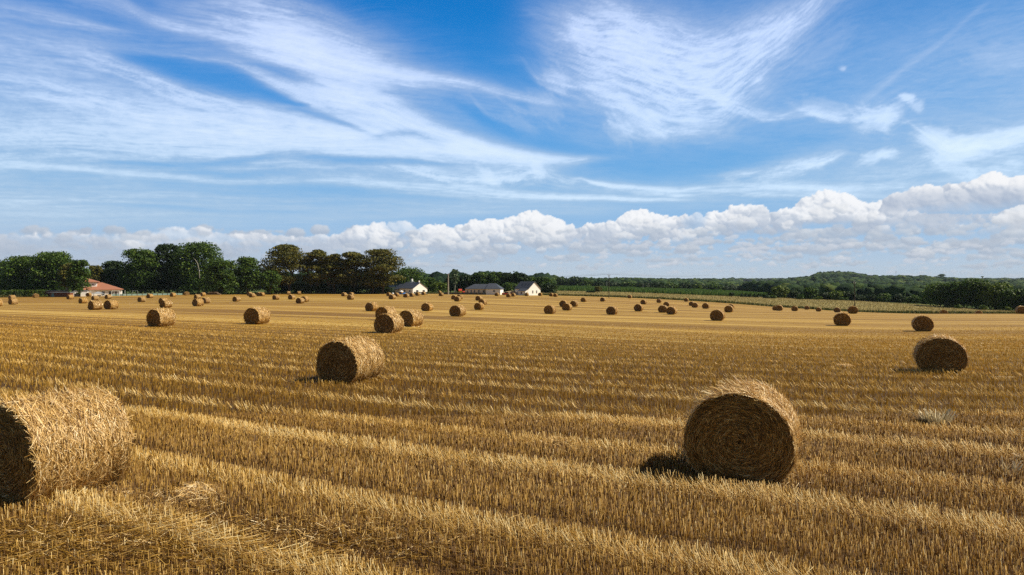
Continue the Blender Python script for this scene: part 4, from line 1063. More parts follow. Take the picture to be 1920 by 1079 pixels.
def tree(name, x, yt, wpx, d, style='round', mat='green', label='', group=None, yb=None, n=None, lobes_n=None, seed=None, cat='tree', trunk=True, bark=None, dens=1.0, cbase=None):
    seed = int(x * 7 + yt * 3) if seed is None else seed; r_ = np.random.default_rng(seed)
    X = (x - 960) / F * d; z0 = H1(X, d); top = ZC - (yt - HZ) / F * d; Ht = max(top - z0, .8); W = wpx / F * d * {'wind': 1.38, 'round': 1.10}.get(style, 1)
    if yb is not None: z0 = ZC - (yb - HZ) / F * d; Ht = top - z0
    Lb = []
    if style == 'round':
        k = lobes_n or int(26 + W * 1.6); cb = (cbase if cbase is not None else .16) * Ht
        for i in range(k):
            u = r_.uniform(-1, 1); t = r_.uniform(0, 1) ** .8; a = r_.uniform(0, 6.28)
            zc = cb + (Ht - cb) * t; env = math.sqrt(max(0.02, 1 - (max(t - .42, 0) / .64) ** 2)) * (.86 + .14 * min(t / .3, 1))
            r = W * r_.uniform(.12, .20); q = max(W / 2 * env - r * .7, 0) * math.sqrt(r_.random())
            if r_.random() < .7: q = max(W / 2 * env - r * .7, 0) * r_.uniform(.75, 1)
            Lb.append((math.cos(a) * q, math.sin(a) * q * .8, min(zc, Ht - r * .85), r, r_.uniform(.7, .95)))
        Lb.append((0, 0, Ht * .42, W * .34, .9)); Lb.append((0, 0, Ht * .62, W * .30, .9)); Lb.append((r_.uniform(-.1, .1) * W, 0, Ht - W * .15, W * .16, .85))
    elif style == 'wind':                       # combed by the wind: flat sprays in tiers, leaning right
        k = (lobes_n or 36) * 2; cb = (.24 if cbase is None else cbase) * Ht
        for i in range(k):
            t = r_.uniform(0, 1); zc = cb + (Ht - cb) * t; env = math.sqrt(max(.03, 1 - (max(t - .25, 0) / .78) ** 2)) * (.6 + .4 * min(t / .3, 1))
            r = W * r_.uniform(.11, .19); a = r_.uniform(0, 6.28); q = max(W / 2 * env - r * .6, 0) * r_.uniform(.2, 1)
            Lb.append((math.cos(a) * q + W * .06 * t, math.sin(a) * q * .8, min(zc, Ht - r * .3), r, r_.uniform(.30, .45)))
        Lb.append((0, 0, Ht * .66, W * .2, .6))
    elif style == 'bush':
        for i in range(lobes_n or 9):
            r = min(W * r_.uniform(.16, .26), Ht * .55); a = r_.uniform(0, 6.28); q = (W / 2 - r * .9) * r_.uniform(.2, 1)
            Lb.append((math.cos(a) * q, math.sin(a) * q * .6, max(Ht - r * .9, .2) * r_.uniform(.45, 1), r, .9))
        trunk = False
    elif style == 'cone':
        k = 12
        for i in range(k):
            t = i / (k - 1); r = W * .5 * (1 - t) ** .8 + W * .06; Lb.append((r_.uniform(-.1, .1) * r, 0, Ht * (.08 + .88 * t), r, min(1, Ht / k / r * 1.3)))
    elif style == 'column':
        for i in range(10): Lb.append((r_.uniform(-.15, .15) * W, 0, Ht * (.2 + .075 * i), W * .42 * (1 - .05 * i), 1.2))
    n = n or int(np.clip(W * Ht * 44 * dens, 300, 15000)); size = .66 if d < 330 else .85
    if d > 500: size = 1.5; n = int(np.clip(W * Ht * 9, 250, 2200))
    size *= min(1, .45 + W / 9)
    root = empty(name, (X, d, z0), 0, label, cat, group)
    V, Q, col = crown_leaves(Lb, n, size, r_, fill=.3)
    V[:, 2] = np.maximum(V[:, 2], -.1)
    link('foliage' if style == 'bush' else 'crown', np_mesh('crown', V, Q, {'rnd': col}), LM[mat], root)
    if trunk:
        tb = MB(); tr = max(.12, Ht * .022); lean = r_.uniform(-.06, .08) * Ht
        stems = 2 if style == 'wind' else 1
        for s_ in range(stems):
            ox = (s_ - .5 * (stems - 1)) * W * .18; bx = r_.uniform(-.05, .05) * W
            p = [(ox, 0, -.4), (ox + lean * .2, 0, Ht * .15), (ox * 1.5 + lean * .5, bx, Ht * .38), (ox * 1.9 + lean * .8, bx, Ht * .68)]
            tb.limb(p, [tr * 1.25, tr * .95, tr * .7, tr * .25])
            for l in sorted(Lb, key=lambda q: -q[3])[:10 if d < 400 else 3]:
                st_ = p[1] if r_.random() < .4 else p[2]; e = (l[0], l[1], l[2])
                mid = ((st_[0] + e[0]) / 2 + r_.uniform(-.3, .3), (st_[1] + e[1]) / 2, (st_[2] + e[2]) / 2 + .3)
                tb.limb([st_, mid, e], [tr * .45, tr * .3, tr * .08], 5)
        tb.build('trunk', bark or m_bark, root, True)
    return root
GL = 'trees along the left edge of the field'
tree('broadleaf_tree', 2, 493, 56, 275, 'round', 'dark', 'dark tree cut by the left edge of the photo', GL)
tree('broadleaf_tree', 42, 480, 84, 264, 'round', 'green', 'broad green tree behind the low hedge at far left', GL, cbase=.05)
tree('broadleaf_tree', 101, 473, 92, 262, 'round', 'green', 'tallest tree of the far left group, dome shaped, above the brick shed', GL, cbase=.05)
tree('broadleaf_tree', 149, 488, 42, 236, 'round', 'green', 'green tree overhanging the left end of the red roof', GL, cbase=.15)
tree('pine_tree', 131, 495, 40, 246, 'wind', 'olive', 'brownish pine with leaning forked trunk in front of the far left group', GL, cbase=.30, bark=m_pbark)
tree('conifer_tree', 178, 498, 34, 286, 'round', 'olive', 'dark brownish tree rising just behind the red roof peak', GL)
tree('broadleaf_tree', 213, 490, 52, 290, 'round', 'dark', 'lower dark tree directly right of the red roofed house', GL, cbase=.03)
tree('broadleaf_tree', 264, 467, 72, 286, 'round', 'green', 'tall rounded tree above the small football goal', GL, cbase=.05)
tree('broadleaf_tree', 317, 457, 58, 290, 'round', 'dark', 'tall dark narrow tree left of the highest one', GL, cbase=.05)
tree('broadleaf_tree', 372, 454, 88, 284, 'round', 'green', 'highest tree of the left row with a pale bare limb', GL, cbase=.05)
tree('broadleaf_tree', 416, 488, 58, 268, 'round', 'green', 'sunlit lower tree in front of the highest one, above the log pile', GL, cbase=.02)
tree('broadleaf_tree', 464, 482, 60, 276, 'round', 'green', 'tree with sky gaps between the log pile and the brown trees', GL, cbase=.06, dens=.8)
tree('broadleaf_tree', 506, 508, 40, 268, 'round', 'green', 'short bright tree at the left foot of the brown windswept trees', GL, cbase=.02)
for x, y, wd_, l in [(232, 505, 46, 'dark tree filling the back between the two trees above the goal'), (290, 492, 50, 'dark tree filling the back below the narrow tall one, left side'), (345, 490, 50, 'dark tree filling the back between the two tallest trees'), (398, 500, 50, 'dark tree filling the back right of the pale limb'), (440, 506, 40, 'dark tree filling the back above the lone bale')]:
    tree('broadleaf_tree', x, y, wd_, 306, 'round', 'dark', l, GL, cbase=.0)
GW = 'windswept trees in the middle of the left skyline'
tree('windswept_tree', 532, 461, 80, 284, 'wind', 'olive', 'leftmost and widest brown windswept tree', GW, lobes_n=52)
tree('windswept_tree', 590, 469, 50, 286, 'wind', 'olive', 'second brown windswept tree from the left', GW)
tree('windswept_tree', 622, 477, 42, 286, 'wind', 'olive', 'middle, lowest brown windswept tree with thin stems against the sky', GW)
tree('windswept_tree', 656, 474, 58, 286, 'wind', 'olive', 'fourth brown windswept tree from the left', GW, lobes_n=40)
tree('windswept_tree', 708, 469, 74, 284, 'wind', 'olive', 'rightmost brown windswept tree beside the white gabled house', GW, lobes_n=56, cbase=.2)
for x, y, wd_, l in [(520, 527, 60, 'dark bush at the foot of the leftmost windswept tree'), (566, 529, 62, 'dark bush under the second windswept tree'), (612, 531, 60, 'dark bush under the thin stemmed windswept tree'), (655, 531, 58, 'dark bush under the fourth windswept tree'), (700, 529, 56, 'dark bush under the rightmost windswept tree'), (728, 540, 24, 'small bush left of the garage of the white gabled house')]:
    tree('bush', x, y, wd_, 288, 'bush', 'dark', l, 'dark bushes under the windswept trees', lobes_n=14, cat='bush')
# pale dead limb
o = None
for o_ in [q for q in bpy.data.objects if q.get('label', '').startswith('highest tree of the left row')]:
    tb = MB(); tb.limb([(3.9, -7.5, 6.5), (4.0, -8.2, 10), (3.4, -8.2, 12.5), (2.4, -8, 14), (1.4, -7.6, 14.6)], [.20, .19, .17, .12, .05]); tb.build('dead_limb', m_pbark, o_, True)
GH = 'trees behind the houses'
for a in [(768, 503, 66, 322, 'round', 'green', 'rounded green tree behind the white gabled house'), (800, 520, 34, 330, 'round', 'green', 'small tree right of the rounded one, left of the concrete pole'),
          (822, 530, 34, 318, 'round', 'bright', 'low bright green tree just left of the concrete pole'), (786, 534, 26, 312, 'round', 'bright', 'small bright tree behind the right gable corner of the left white house'),
          (853, 517, 36, 345, 'round', 'dark', 'dark tree right behind the concrete pole'), (878, 516, 38, 345, 'round', 'dark', 'dark tree behind the left end of the long low house'),
          (902, 512, 40, 345, 'round', 'green', 'green tree behind the middle of the long low house'), (928, 510, 40, 345, 'round', 'green', 'tallest rounded tree behind the long low house'),
          (952, 512, 38, 345, 'round', 'dark', 'dark tree between the long low house and the tall gabled house'), (974, 513, 34, 340, 'round', 'dark', 'dark tree behind the left slope of the tall gabled house'),
          (955, 531, 30, 325, 'round', 'green', 'low sunlit tree in the gap between the two right houses'), (993, 519, 34, 350, 'round', 'green', 'tree peeping over the ridge of the tall gabled house'),
          (1018, 520, 40, 345, 'round', 'green', 'green tree touching the right gable of the tall gabled house'), (1030, 532, 34, 330, 'round', 'dark', 'low dark tree at the left end of the maize')]:
    tree('broadleaf_tree', a[0], a[1], a[2], a[3], a[4], a[5], a[6], GH, cbase=.02)
for x, y, l in [(957.5, 507, 'left one of three slim poplars behind the houses'), (963.5, 504.5, 'middle and tallest of three slim poplars behind the houses'), (969.5, 505, 'right one of three slim poplars behind the houses')]:
    tree('poplar_tree', x, y, 6.5, 338, 'column', 'dark', l, 'slim poplars behind the houses', n=420)
tree('sparse_tree', 852, 505, 17, 335, 'round', 'pale', 'thin almost leafless pale tree right of the concrete pole', GH, n=330, cbase=.45, bark=m_pbark)
GB = 'trees of the belt behind the maize'
adj = ['tall', 'broad', 'dark', 'rounded', 'low', 'dense', 'bushy', 'sunlit']
rt = np.random.default_rng(5); xs_ = [1038, 1056, 1078, 1101, 1124, 1150, 1176, 1203, 1229, 1256, 1284, 1312, 1340, 1367, 1394, 1420]
tops_ = [520, 523, 521.5, 526, 528, 530, 529, 531, 530, 532, 532, 534, 533, 536, 537, 541]
wh = ['above the start of the maize', 'left above the round bush', 'straight above the round bush', 'left of the dark wooden pole', 'just left behind the dark wooden pole', 'just right of the dark wooden pole', 'left of the small far pole', 'behind the small far pole', 'right of the small far pole', 'above the middle of the maize', 'right of the middle of the maize', 'beside the yellowish tree, left', 'beside the yellowish tree, right', 'above the dark shrub of the maize edge', 'above the row of small conifers', 'at the right end of the maize']
for i, (x, y) in enumerate(zip(xs_, tops_)):
    tree('broadleaf_tree', x, y, 34, 600, 'round', 'dark' if i % 3 else 'green', f'{adj[i % 8]} tree of the far belt, {wh[i]}', GB, cbase=.0)
tree('broadleaf_tree', 1309, 534, 16, 560, 'round', 'bright', 'yellowish green tree standing out before the dark belt behind the maize', GB)
GR = 'trees and bushes beyond the dry grass on the right'
for a in [(1463, 538, 36, 350, 'bright', 'broad pale green tree at the top end of the verge'), (1487, 545, 24, 348, 'dark', 'dark tree right beside the broad pale green one'), (1520, 540, 30, 345, 'green', 'round dark green tree standing alone on the right'),
          (1546, 550, 26, 342, 'dark', 'dark low tree between the round one and the yellow green bush'), (1569, 547, 32, 338, 'bright', 'yellow green dome shaped bush left of the slim pole'), (1594, 548, 28, 336, 'dark', 'dark tree just left of the slim right hand pole')]:
    tree('broadleaf_tree', a[0], a[1], a[2], a[3], 'round', a[4], a[5], GR, cbase=.0)
hb = [(1436, 553, 16, 'dark'), (1452, 554, 14, 'bright'), (1500, 553, 18, 'green'), (1536, 556, 16, 'bright'), (1582, 558, 18, 'green'), (1612, 553, 26, 'dark'), (1634, 552, 30, 'dark'), (1655, 549, 34, 'green'), (1683, 551, 36, 'dark'), (1712, 554, 34, 'green'), (1738, 559, 30, 'green'), (1756, 562, 22, 'bright')]
hw = ['at the right end of the maize', 'yellowish, under the broad pale green tree', 'green, between the broad pale tree and the round one', 'yellowish, right of the round tree', 'green, under the yellow green dome', 'dark, right of the slim pole', 'dark, second right of the slim pole', 'tall green, in the middle of the right hedge', 'dark, right of the tall green one', 'green, left of the big right clump', 'green, touching the big right clump', 'yellow, at the foot of the big right clump']
for (x, y, w_, m_), l in zip(hb, hw):
    tree('bush', x, y, w_, 334 - max(0, (x - 1560)) * .14, 'bush', m_, 'bush ' + l, 'bushes along the back of the verge', cat='bush', lobes_n=10)
for a in [(1763, 531, 62, 285, 'green', 'leftmost tree of the big dark clump on the right'), (1797, 528, 56, 280, 'green', 'second tree of the big dark clump on the right'), (1829, 524, 66, 276, 'green', 'highest tree of the big dark clump on the right'),
          (1866, 531, 64, 270, 'bright', 'fourth tree of the big dark clump, sloping down right'), (1898, 542, 50, 264, 'green', 'low tree before the right edge of the photo'), (1935, 540, 60, 262, 'dark', 'tree cut by the right edge of the photo')]:
    tree('broadleaf_tree', a[0], a[1], a[2], a[3], 'round', a[4], a[5], 'big clump of trees on the right', cbase=.0)
for x, y, w_, l in [(1795, 570, 14, 'small yellow bush at the left foot of the right clump'), (1845, 572, 20, 'pale green bush in the middle foot of the right clump'), (1890, 575, 16, 'pale green bush at the right foot of the right clump')]:
    tree('bush', x, y, w_, 258, 'bush', 'bright', l, 'light bushes at the foot of the right clump', cat='bush')
tree('bush', 1121.5, 536.5, 16, 362, 'bush', 'olive', 'round yellowish bush standing before the maize', None, cat='bush', lobes_n=12)
tree('bramble_bush', 1106, 545, 25, 360, 'bush', 'dark', 'low dark bramble spreading left of the round yellowish bush', None, cat='bush')
tree('bush', 1371.5, 549, 12, 345, 'bush', 'dark', 'dark shrub at the maize edge left of the small conifers', None, cat='bush')
for x, y, l in [(1391, 549.5, 'first'), (1399, 549, 'second'), (1406.5, 550, 'third'), (1415, 550.5, 'fourth'), (1422, 550.5, 'fifth')]:
    tree('small_conifer', x, y, 6.5, 348, 'cone', 'dark', f'{l} from the left of the row of small dark conifers', 'row of small conifers at the end of the maize', n=350)
tree('umbrella_pine', 1765, 514.5, 10, 1700, 'wind', 'green', 'umbrella shaped pine on the far right ridge', None, n=110, cbase=.55, yb=523)
# clipped hedge and shrubs on the left
def hedge(name, x0, x1, d, h, th_, mat, label, seed, n=None, size=.38):
    r_ = np.random.default_rng(seed); A = at(x0, d); B_ = at(x1, d); L = B_[0] - A[0]; n = n or int(L * h * 60)
    X = A[0] + r_.random(n) * L; hh = h * (1 + .10 * perlin(X * .5, X * 0, seed)); f_ = r_.random(n); top = r_.random(n) < .4
    Yv = d + np.where(top, r_.uniform(-th_, th_, n), np.where(r_.random(n) < .7, -th_, th_) + r_.normal(0, .1, n)); Zv = np.where(top, hh, hh * f_) + r_.normal(0, .08, n)
    base = height(X, np.full(n, d)); Pm = np.stack([X - A[0], Yv - d, np.maximum(Zv, 0) + base - A[2]], -1)
    N = np.stack([r_.normal(0, .6, n), np.where(top, 0, -.8) + r_.normal(0, .5, n), np.where(top, 1, .2) + r_.normal(0, .4, n)], -1); N /= np.linalg.norm(N, axis=1, keepdims=True)
    T = np.cross(N, r_.normal(0, 1, (n, 3))); T /= np.linalg.norm(T, axis=1, keepdims=True); Bv = np.cross(N, T); s = (size * r_.uniform(.5, 1.3, n))[:, None] * .5
    V = np.stack([Pm - T * s, Pm + Bv * s * .8, Pm + T * s, Pm - Bv * s * .8], 1).reshape(-1, 3)
    o = link(name, np_mesh(name, V, np.arange(4 * n).reshape(n, 4), {'rnd': np.clip(np.repeat(r_.normal(.55, .2, n), 4), 0, 1)}), LM[mat]); o.location = tuple(A)
    return tag(o, label, 'hedge')
hedge('hedge', -60, 86, 240, 2.3, .9, 'green', 'low clipped green hedge along the field at far left', 1)
hedge('hedge', 776, 802, 278, .95, .5, 'dark', 'low dark hedge before the gable wall of the left white house', 2)
tree('bush', 25, 543, 22, 241, 'bush', 'pale', 'pale feathery shrub sticking out of the clipped hedge', None, cat='bush', n=260)
tree('bush', 344, 544, 15, 266, 'bush', 'pale', 'pale rounded bush behind the bale right of the netting fence', None, cat='bush')
tree('bush', 330, 549, 12, 268, 'bush', 'green', 'low green bush at the end of the netting fence', None, cat='bush')

# ------------------------------------------------------------------ far woodland, one mass of crowns
m_wood, g = material('woodland')
ox, oy, oz = pos(g); n1 = g.noise(g.xyz(ox, oy, oz), .45, 5, .7); rnd = attr(g, 'rnd')
c = g.ramp(rnd * .7 + n1 * .6 - .15, [(.15, (.006, .018, .010)), (.42, (.020, .044, .017)), (.65, (.048, .080, .022)), (.9, (.12, .14, .032))])
finish(g, c, .9, .1, n1, 1.0, 1.6)
bm_ = __import__('bmesh').new(); __import__('bmesh').ops.create_icosphere(bm_, subdivisions=2, radius=1.0)
ICV = np.array([v.co[:] for v in bm_.verts]); ICF = np.array([[v.index for v in f.verts] for f in bm_.faces]); bm_.free()
def wood(name, n, x0, x1, d0, d1, h0, h1, seed, xd=None, conif=0.0):
    r_ = np.random.default_rng(seed); x = r_.uniform(x0, x1, n); f_ = r_.random(n)
    lo = np.full(n, float(d0)) if xd is None else np.interp(x, *xd)
    d = np.sqrt(lo ** 2 + f_ * (d1 ** 2 - lo ** 2)) if True else d0
    X = (x - 960) / F * d; Z = height(X, d); H = r_.uniform(h0, h1, n) * (1 + .22 * perlin(X * .012, d * .012, seed)); W_ = H * r_.uniform(.38, .62, n) * (1 + d / 4000)
    cn = r_.random(n) < conif
    jit = 1 + .30 * r_.normal(0, .6, (n, len(ICV)))
    V = ICV[None] * jit[..., None]
    V = V * np.stack([np.where(cn, W_ * .5, W_), np.where(cn, W_ * .5, W_), np.where(cn, H * .62, H * .46)], -1)[:, None, :] + np.stack([X, d, Z + H * .52], -1)[:, None, :]
    Fc = (ICF[None] + (np.arange(n) * len(ICV))[:, None, None]).reshape(-1, 3)
    col = np.repeat(np.clip(r_.normal(.45, .2, n) + .25 * perlin(X * .006, d * .006, seed + 2) - cn * .2, 0, 1), len(ICV)) + r_.normal(0, .05, n * len(ICV))
    return tag(link(name, np_mesh(name, V.reshape(-1, 3), Fc, {'rnd': col}, smooth=False), m_wood), kind='stuff')
wood('valley_wood', 2600, 1400, 2150, 365, 760, 6, 10, 1, xd=([1400, 1450, 1600, 1760, 1900, 2150], [520, 395, 365, 330, 320, 320]))
wood('middle_wood', 3000, 1020, 2150, 660, 1300, 7, 11, 2)
wood('ridge_wood', 3800, 700, 2200, 1250, 1900, 9, 13, 3)
wood('hill_pines', 260, 1520, 1625, 1700, 1850, 10, 14, 4, conif=.4)
wood('left_wood', 900, -300, 1030, 420, 700, 8, 12, 6)
wood('far_wood', 1500, 1350, 2500, 2600, 3600, 12, 18, 7)
# ------------------------------------------------------------------ houses
m_white = simple('white_render', (.88, .86, .82), .8, .2, .04, .8); m_beige = simple('cream_render', (.68, .59, .44), .8, .2, .05, .8)
m_trim = simple('white_trim', (.80, .79, .76), .5, .3, .03); m_dark = simple('dark_glass', (.02, .022, .026), .15, .6, .1)
m_metal = simple('grey_metal', (.30, .32, .34), .5, .4, .1); m_wood_ = simple('weathered_wood', (.16, .11, .07), .9, .1, .4, 3)
def tiles(name, col, step):
    m, g = material(name); ox, oy, oz = g.sep(g.new('ShaderNodeTexCoord').outputs['Object'])
    w_ = g.new('ShaderNodeTexWave', wave_type='BANDS', bands_direction='Z'); w_.inputs['Scale'].default_value = step; w_.inputs['Distortion'].default_value = .6
    n = g.noise(g.xyz(ox, oy, oz), 1.6, 5, .7); f = E(g, w_.outputs['Fac']) * .35 + n * .65
    c = g.mix(f, tuple(v * .65 for v in col), tuple(min(1, v * 1.3) for v in col)); finish(g, c, .6, .3, f, .3, .04); return m
m_slate = tiles('slate_roof', (.055, .062, .080), 1.2); m_redt = tiles('terracotta_roof', (.34, .145, .085), 1.2); m_lslate = tiles('grey_roof', (.26, .28, .31), 1.2)
class Frame:
    def __init__(s, x, d, deg, y_base=None):
        p = at(x, d); s.loc = p; s.rz = -R(deg)
def win(parent, x, z, w_, h, y=0.0, side='front', X=0.0, name='window', pane=m_dark):
    """opening on the front wall (faces -y) or the gable wall (faces +x at x = X)"""
    f_ = MB(); p_ = MB(); t = .07
    if side == 'front':
        for a in ((x - w_/2 - t, x - w_/2, z - t, z + h + t), (x + w_/2, x + w_/2 + t, z - t, z + h + t), (x - w_/2, x + w_/2, z + h, z + h + t), (x - w_/2, x + w_/2, z - t, z), (x - .025, x + .025, z, z + h)):
            f_.box(a[0], a[1], y - .05, y + .02, a[2], a[3])
        p_.box(x - w_/2, x + w_/2, y - .015, y + .015, z, z + h)
    else:
        for a in ((x - w_/2 - t, x - w_/2, z - t, z + h + t), (x + w_/2, x + w_/2 + t, z - t, z + h + t), (x - w_/2, x + w_/2, z + h, z + h + t), (x - w_/2, x + w_/2, z - t, z), (x - .025, x + .025, z, z + h)):
            f_.box(X - .02, X + .05, a[0], a[1], a[2], a[3])
        p_.box(X - .015, X + .015, x - w_/2, x + w_/2, z, z + h)
    fo = f_.build(name, m_trim, parent); p_.build('pane', pane, fo); return fo
def gable_roof(x0, x1, y0, y1, ze, zr, ov=.35, th=.16):
    mb = MB(); ym = (y0 + y1) / 2; sl_ = (zr - ze) / (ym - y0)
    za = ze - ov * sl_
    mb.add([(x0 - ov, y0 - ov, za), (x1 + ov, y0 - ov, za), (x1 + ov, ym, zr), (x0 - ov, ym, zr), (x0 - ov, y1 + ov, za), (x1 + ov, y1 + ov, za),
            (x0 - ov, y0 - ov, za + th), (x1 + ov, y0 - ov, za + th), (x1 + ov, ym, zr + th), (x0 - ov, ym, zr + th), (x0 - ov, y1 + ov, za + th), (x1 + ov, y1 + ov, za + th)],
           [(6, 7, 8, 9), (9, 8, 11, 10), (0, 3, 2, 1), (3, 4, 5, 2), (0, 1, 7, 6), (4, 10, 11, 5), (1, 2, 8, 7), (2, 5, 11, 8), (0, 6, 9, 3), (3, 9, 10, 4)])
    return mb
def hip_roof(x0, x1, y0, y1, ze, zr, ov=.45, th=.16, il=None, ir=None):
    mb = MB(); ym = (y0 + y1) / 2; h = (y1 - y0) / 2; il = h if il is None else il; ir = h if ir is None else ir
    X0, X1, Y0, Y1 = x0 - ov, x1 + ov, y0 - ov, y1 + ov
    mb.add([(X0, Y0, ze), (X1, Y0, ze), (X1, Y1, ze), (X0, Y1, ze), (X0, Y0, ze + th), (X1, Y0, ze + th), (X1, Y1, ze + th), (X0, Y1, ze + th), (x0 + il, ym, zr), (x1 - ir, ym, zr)],
           [(3, 2, 1, 0), (0, 1, 5, 4), (1, 2, 6, 5), (2, 3, 7, 6), (3, 0, 4, 7), (4, 5, 9, 8), (5, 6, 9), (6, 7, 8, 9), (7, 4, 8)])
    return mb
def chimney(parent, x, y, z0, z1, w_=.5):
    mb = MB(); mb.box(x - w_/2, x + w_/2, y - w_/2, y + w_/2, z0, z1); o = mb.build('chimney', m_white, parent)
    c_ = MB(); c_.box(x - w_/2 - .06, x + w_/2 + .06, y - w_/2 - .06, y + w_/2 + .06, z1, z1 + .1); c_.build('chimney_cap', m_metal, o); return o
# white gabled house, left
p = at(774, 281); rt_ = empty('gabled_house', p, -R(44), 'white house with dark slate roof and sunlit gable right of the windswept trees', 'house', 'houses at the far edge of the field')
L_, W_, ze, zr = 9.2, 7.6, 2.35, 4.75
mb = MB(); mb.prism([(0, -.6), (0, ze), (0, ze)], 0, .01) if False else None
mb.add([(-L_, 0, -.8), (0, 0, -.8), (0, W_, -.8), (-L_, W_, -.8), (-L_, 0, ze), (0, 0, ze), (0, W_, ze), (-L_, W_, ze), (-L_, W_/2, zr), (0, W_/2, zr)], [(0, 1, 5, 4), (1, 2, 6, 9, 5), (2, 3, 7, 6), (3, 0, 4, 8, 7)])
mb.build('wall', m_white, rt_); rf = gable_roof(-L_, 0, 0, W_, ze, zr, .22).build('roof', m_slate, rt_); chimney(rf, -1.0, W_/2 + .2, zr - .3, zr + .85)
for x, w_ in ((-1.9, .8), (-5.4, .9), (-7.6, .9)): win(rt_, x, .95, w_, .85, y=0)
for y, w_ in ((2.3, 1.1), (5.7, 1.1)): win(rt_, y, .9, w_, .8, side='gable', X=0)
mb = MB(); mb.box(-L_ - 4.4, -L_ - .02, .9, W_ - .9, -.8, 1.9); gw = mb.build('garage_wall', m_beige, rt_)
gable_roof(-L_ - 4.4, -L_ - .2, .9, W_ - .9, 1.9, 4.0, .2).build('garage_roof', m_slate, rt_)
mb = MB(); mb.box(-L_ - 3.6, -L_ - 1.0, .86, .9, -.8, 1.45); mb.build('garage_door', m_trim, rt_)
# roof of the next house behind
p = at(762, 312); r2 = empty('rear_house', p, -R(40), 'house behind the left gabled one, only its pale grey roof and chimney showing', 'house', 'houses at the far edge of the field')
mb = MB(); mb.box(-12, 0, 0, 8, -.8, 2.9); mb.build('wall', m_beige, r2); rf = gable_roof(-12, 0, 0, 8, 2.9, 5.3, .3).build('roof', m_lslate, r2); chimney(rf, -.8, 4, 5.0, 6.5, .8)
win(r2, -3, 1, .9, 1.0); win(r2, 3.0, 1, .9, 1.0, side='gable', X=0)
# long low house
p = at(938, 284); r3 = empty('long_house', p, -R(9), 'long low cream house with hipped slate roof and a white right wing', 'house', 'houses at the far edge of the field')
mb = MB(); mb.box(-15.2, -6.02, 1.2, 8.0, -.8, 2.35); mb.build('wall', m_beige, r3)
hip_roof(-15.2, -5.0, 1.2, 8.0, 2.35, 4.45, .3, .14, 3.2, .2).build('roof', m_slate, r3)
mb = MB(); mb.box(-6.0, 0, 0, 7.6, -.8, 2.35); mb.build('wing_wall', m_white, r3)
hip_roof(-6.0, 0, 0, 7.6, 2.36, 4.75, .3, .14, .4, 2.6).build('wing_roof', m_slate, r3)
for x in (-14.2, -12.6, -11.2): win(r3, x, .75, .6, 1.2, y=1.2)
win(r3, -9.4, .9, .8, 1.05, y=1.2); win(r3, -7.2, .3, .85, 1.7, y=1.2, name='door'); win(r3, -2.6, 1.2, .8, .7, y=0)
# tall gabled house
p = at(991, 279); r4 = empty('tall_gabled_house', p, -R(48), 'tall white gabled house with steep slate roof near the start of the maize', 'house', 'houses at the far edge of the field')
L_, W_, ze, zr = 8.2, 6.8, 2.75, 5.55
mb = MB(); mb.add([(-L_, 0, -.8), (0, 0, -.8), (0, W_, -.8), (-L_, W_, -.8), (-L_, 0, ze), (0, 0, ze), (0, W_, ze), (-L_, W_, ze), (-L_, W_/2, zr), (0, W_/2, zr)], [(0, 1, 5, 4), (1, 2, 6, 9, 5), (2, 3, 7, 6), (3, 0, 4, 8, 7)])
mb.build('wall', m_white, r4); rf = gable_roof(-L_, 0, 0, W_, ze, zr, .3).build('roof', m_slate, r4)
for x in (-1.8, -3.6, -5.6):
    q = MB(); q.add([(x - .3, 1.5, 4.18), (x + .3, 1.5, 4.18), (x + .3, 2.2, 4.76), (x - .3, 2.2, 4.76), (x - .3, 1.5, 4.26), (x + .3, 1.5, 4.26), (x + .3, 2.2, 4.84), (x - .3, 2.2, 4.84)], [(4, 5, 6, 7), (0, 1, 5, 4), (1, 2, 6, 5), (2, 3, 7, 6), (3, 0, 4, 7)]); q.build('skylight', m_dark, rf)
for y in (2.4, 4.6): win(r4, y, .85, .6, 1.15, side='gable', X=0)
mb = MB(); mb.add([(-4.2, -1.8, -.8), (-.02, -1.8, -.8), (-.02, -.02, -.8), (-4.2, -.02, -.8), (-4.2, -1.8, 1.75), (-.02, -1.8, 1.75), (-.02, -.02, 2.6), (-4.2, -.02, 2.6)], [(0, 1, 5, 4), (1, 2, 6, 5), (3, 0, 4, 7)])
mb.build('lean_to_wall', m_white, r4)
mb = MB(); mb.add([(-4.5, -2.1, 1.70), (.2, -2.1, 1.70), (.2, -.05, 2.72), (-4.5, -.05, 2.72), (-4.5, -2.1, 1.82), (.2, -2.1, 1.82), (.2, -.05, 2.84), (-4.5, -.05, 2.84)], [(4, 5, 6, 7), (0, 1, 5, 4), (1, 2, 6, 5), (3, 0, 4, 7), (0, 3, 2, 1)])
mb.build('lean_to_roof', m_slate, r4); win(r4, -2.3, .5, .9, 1.0, y=-1.8)
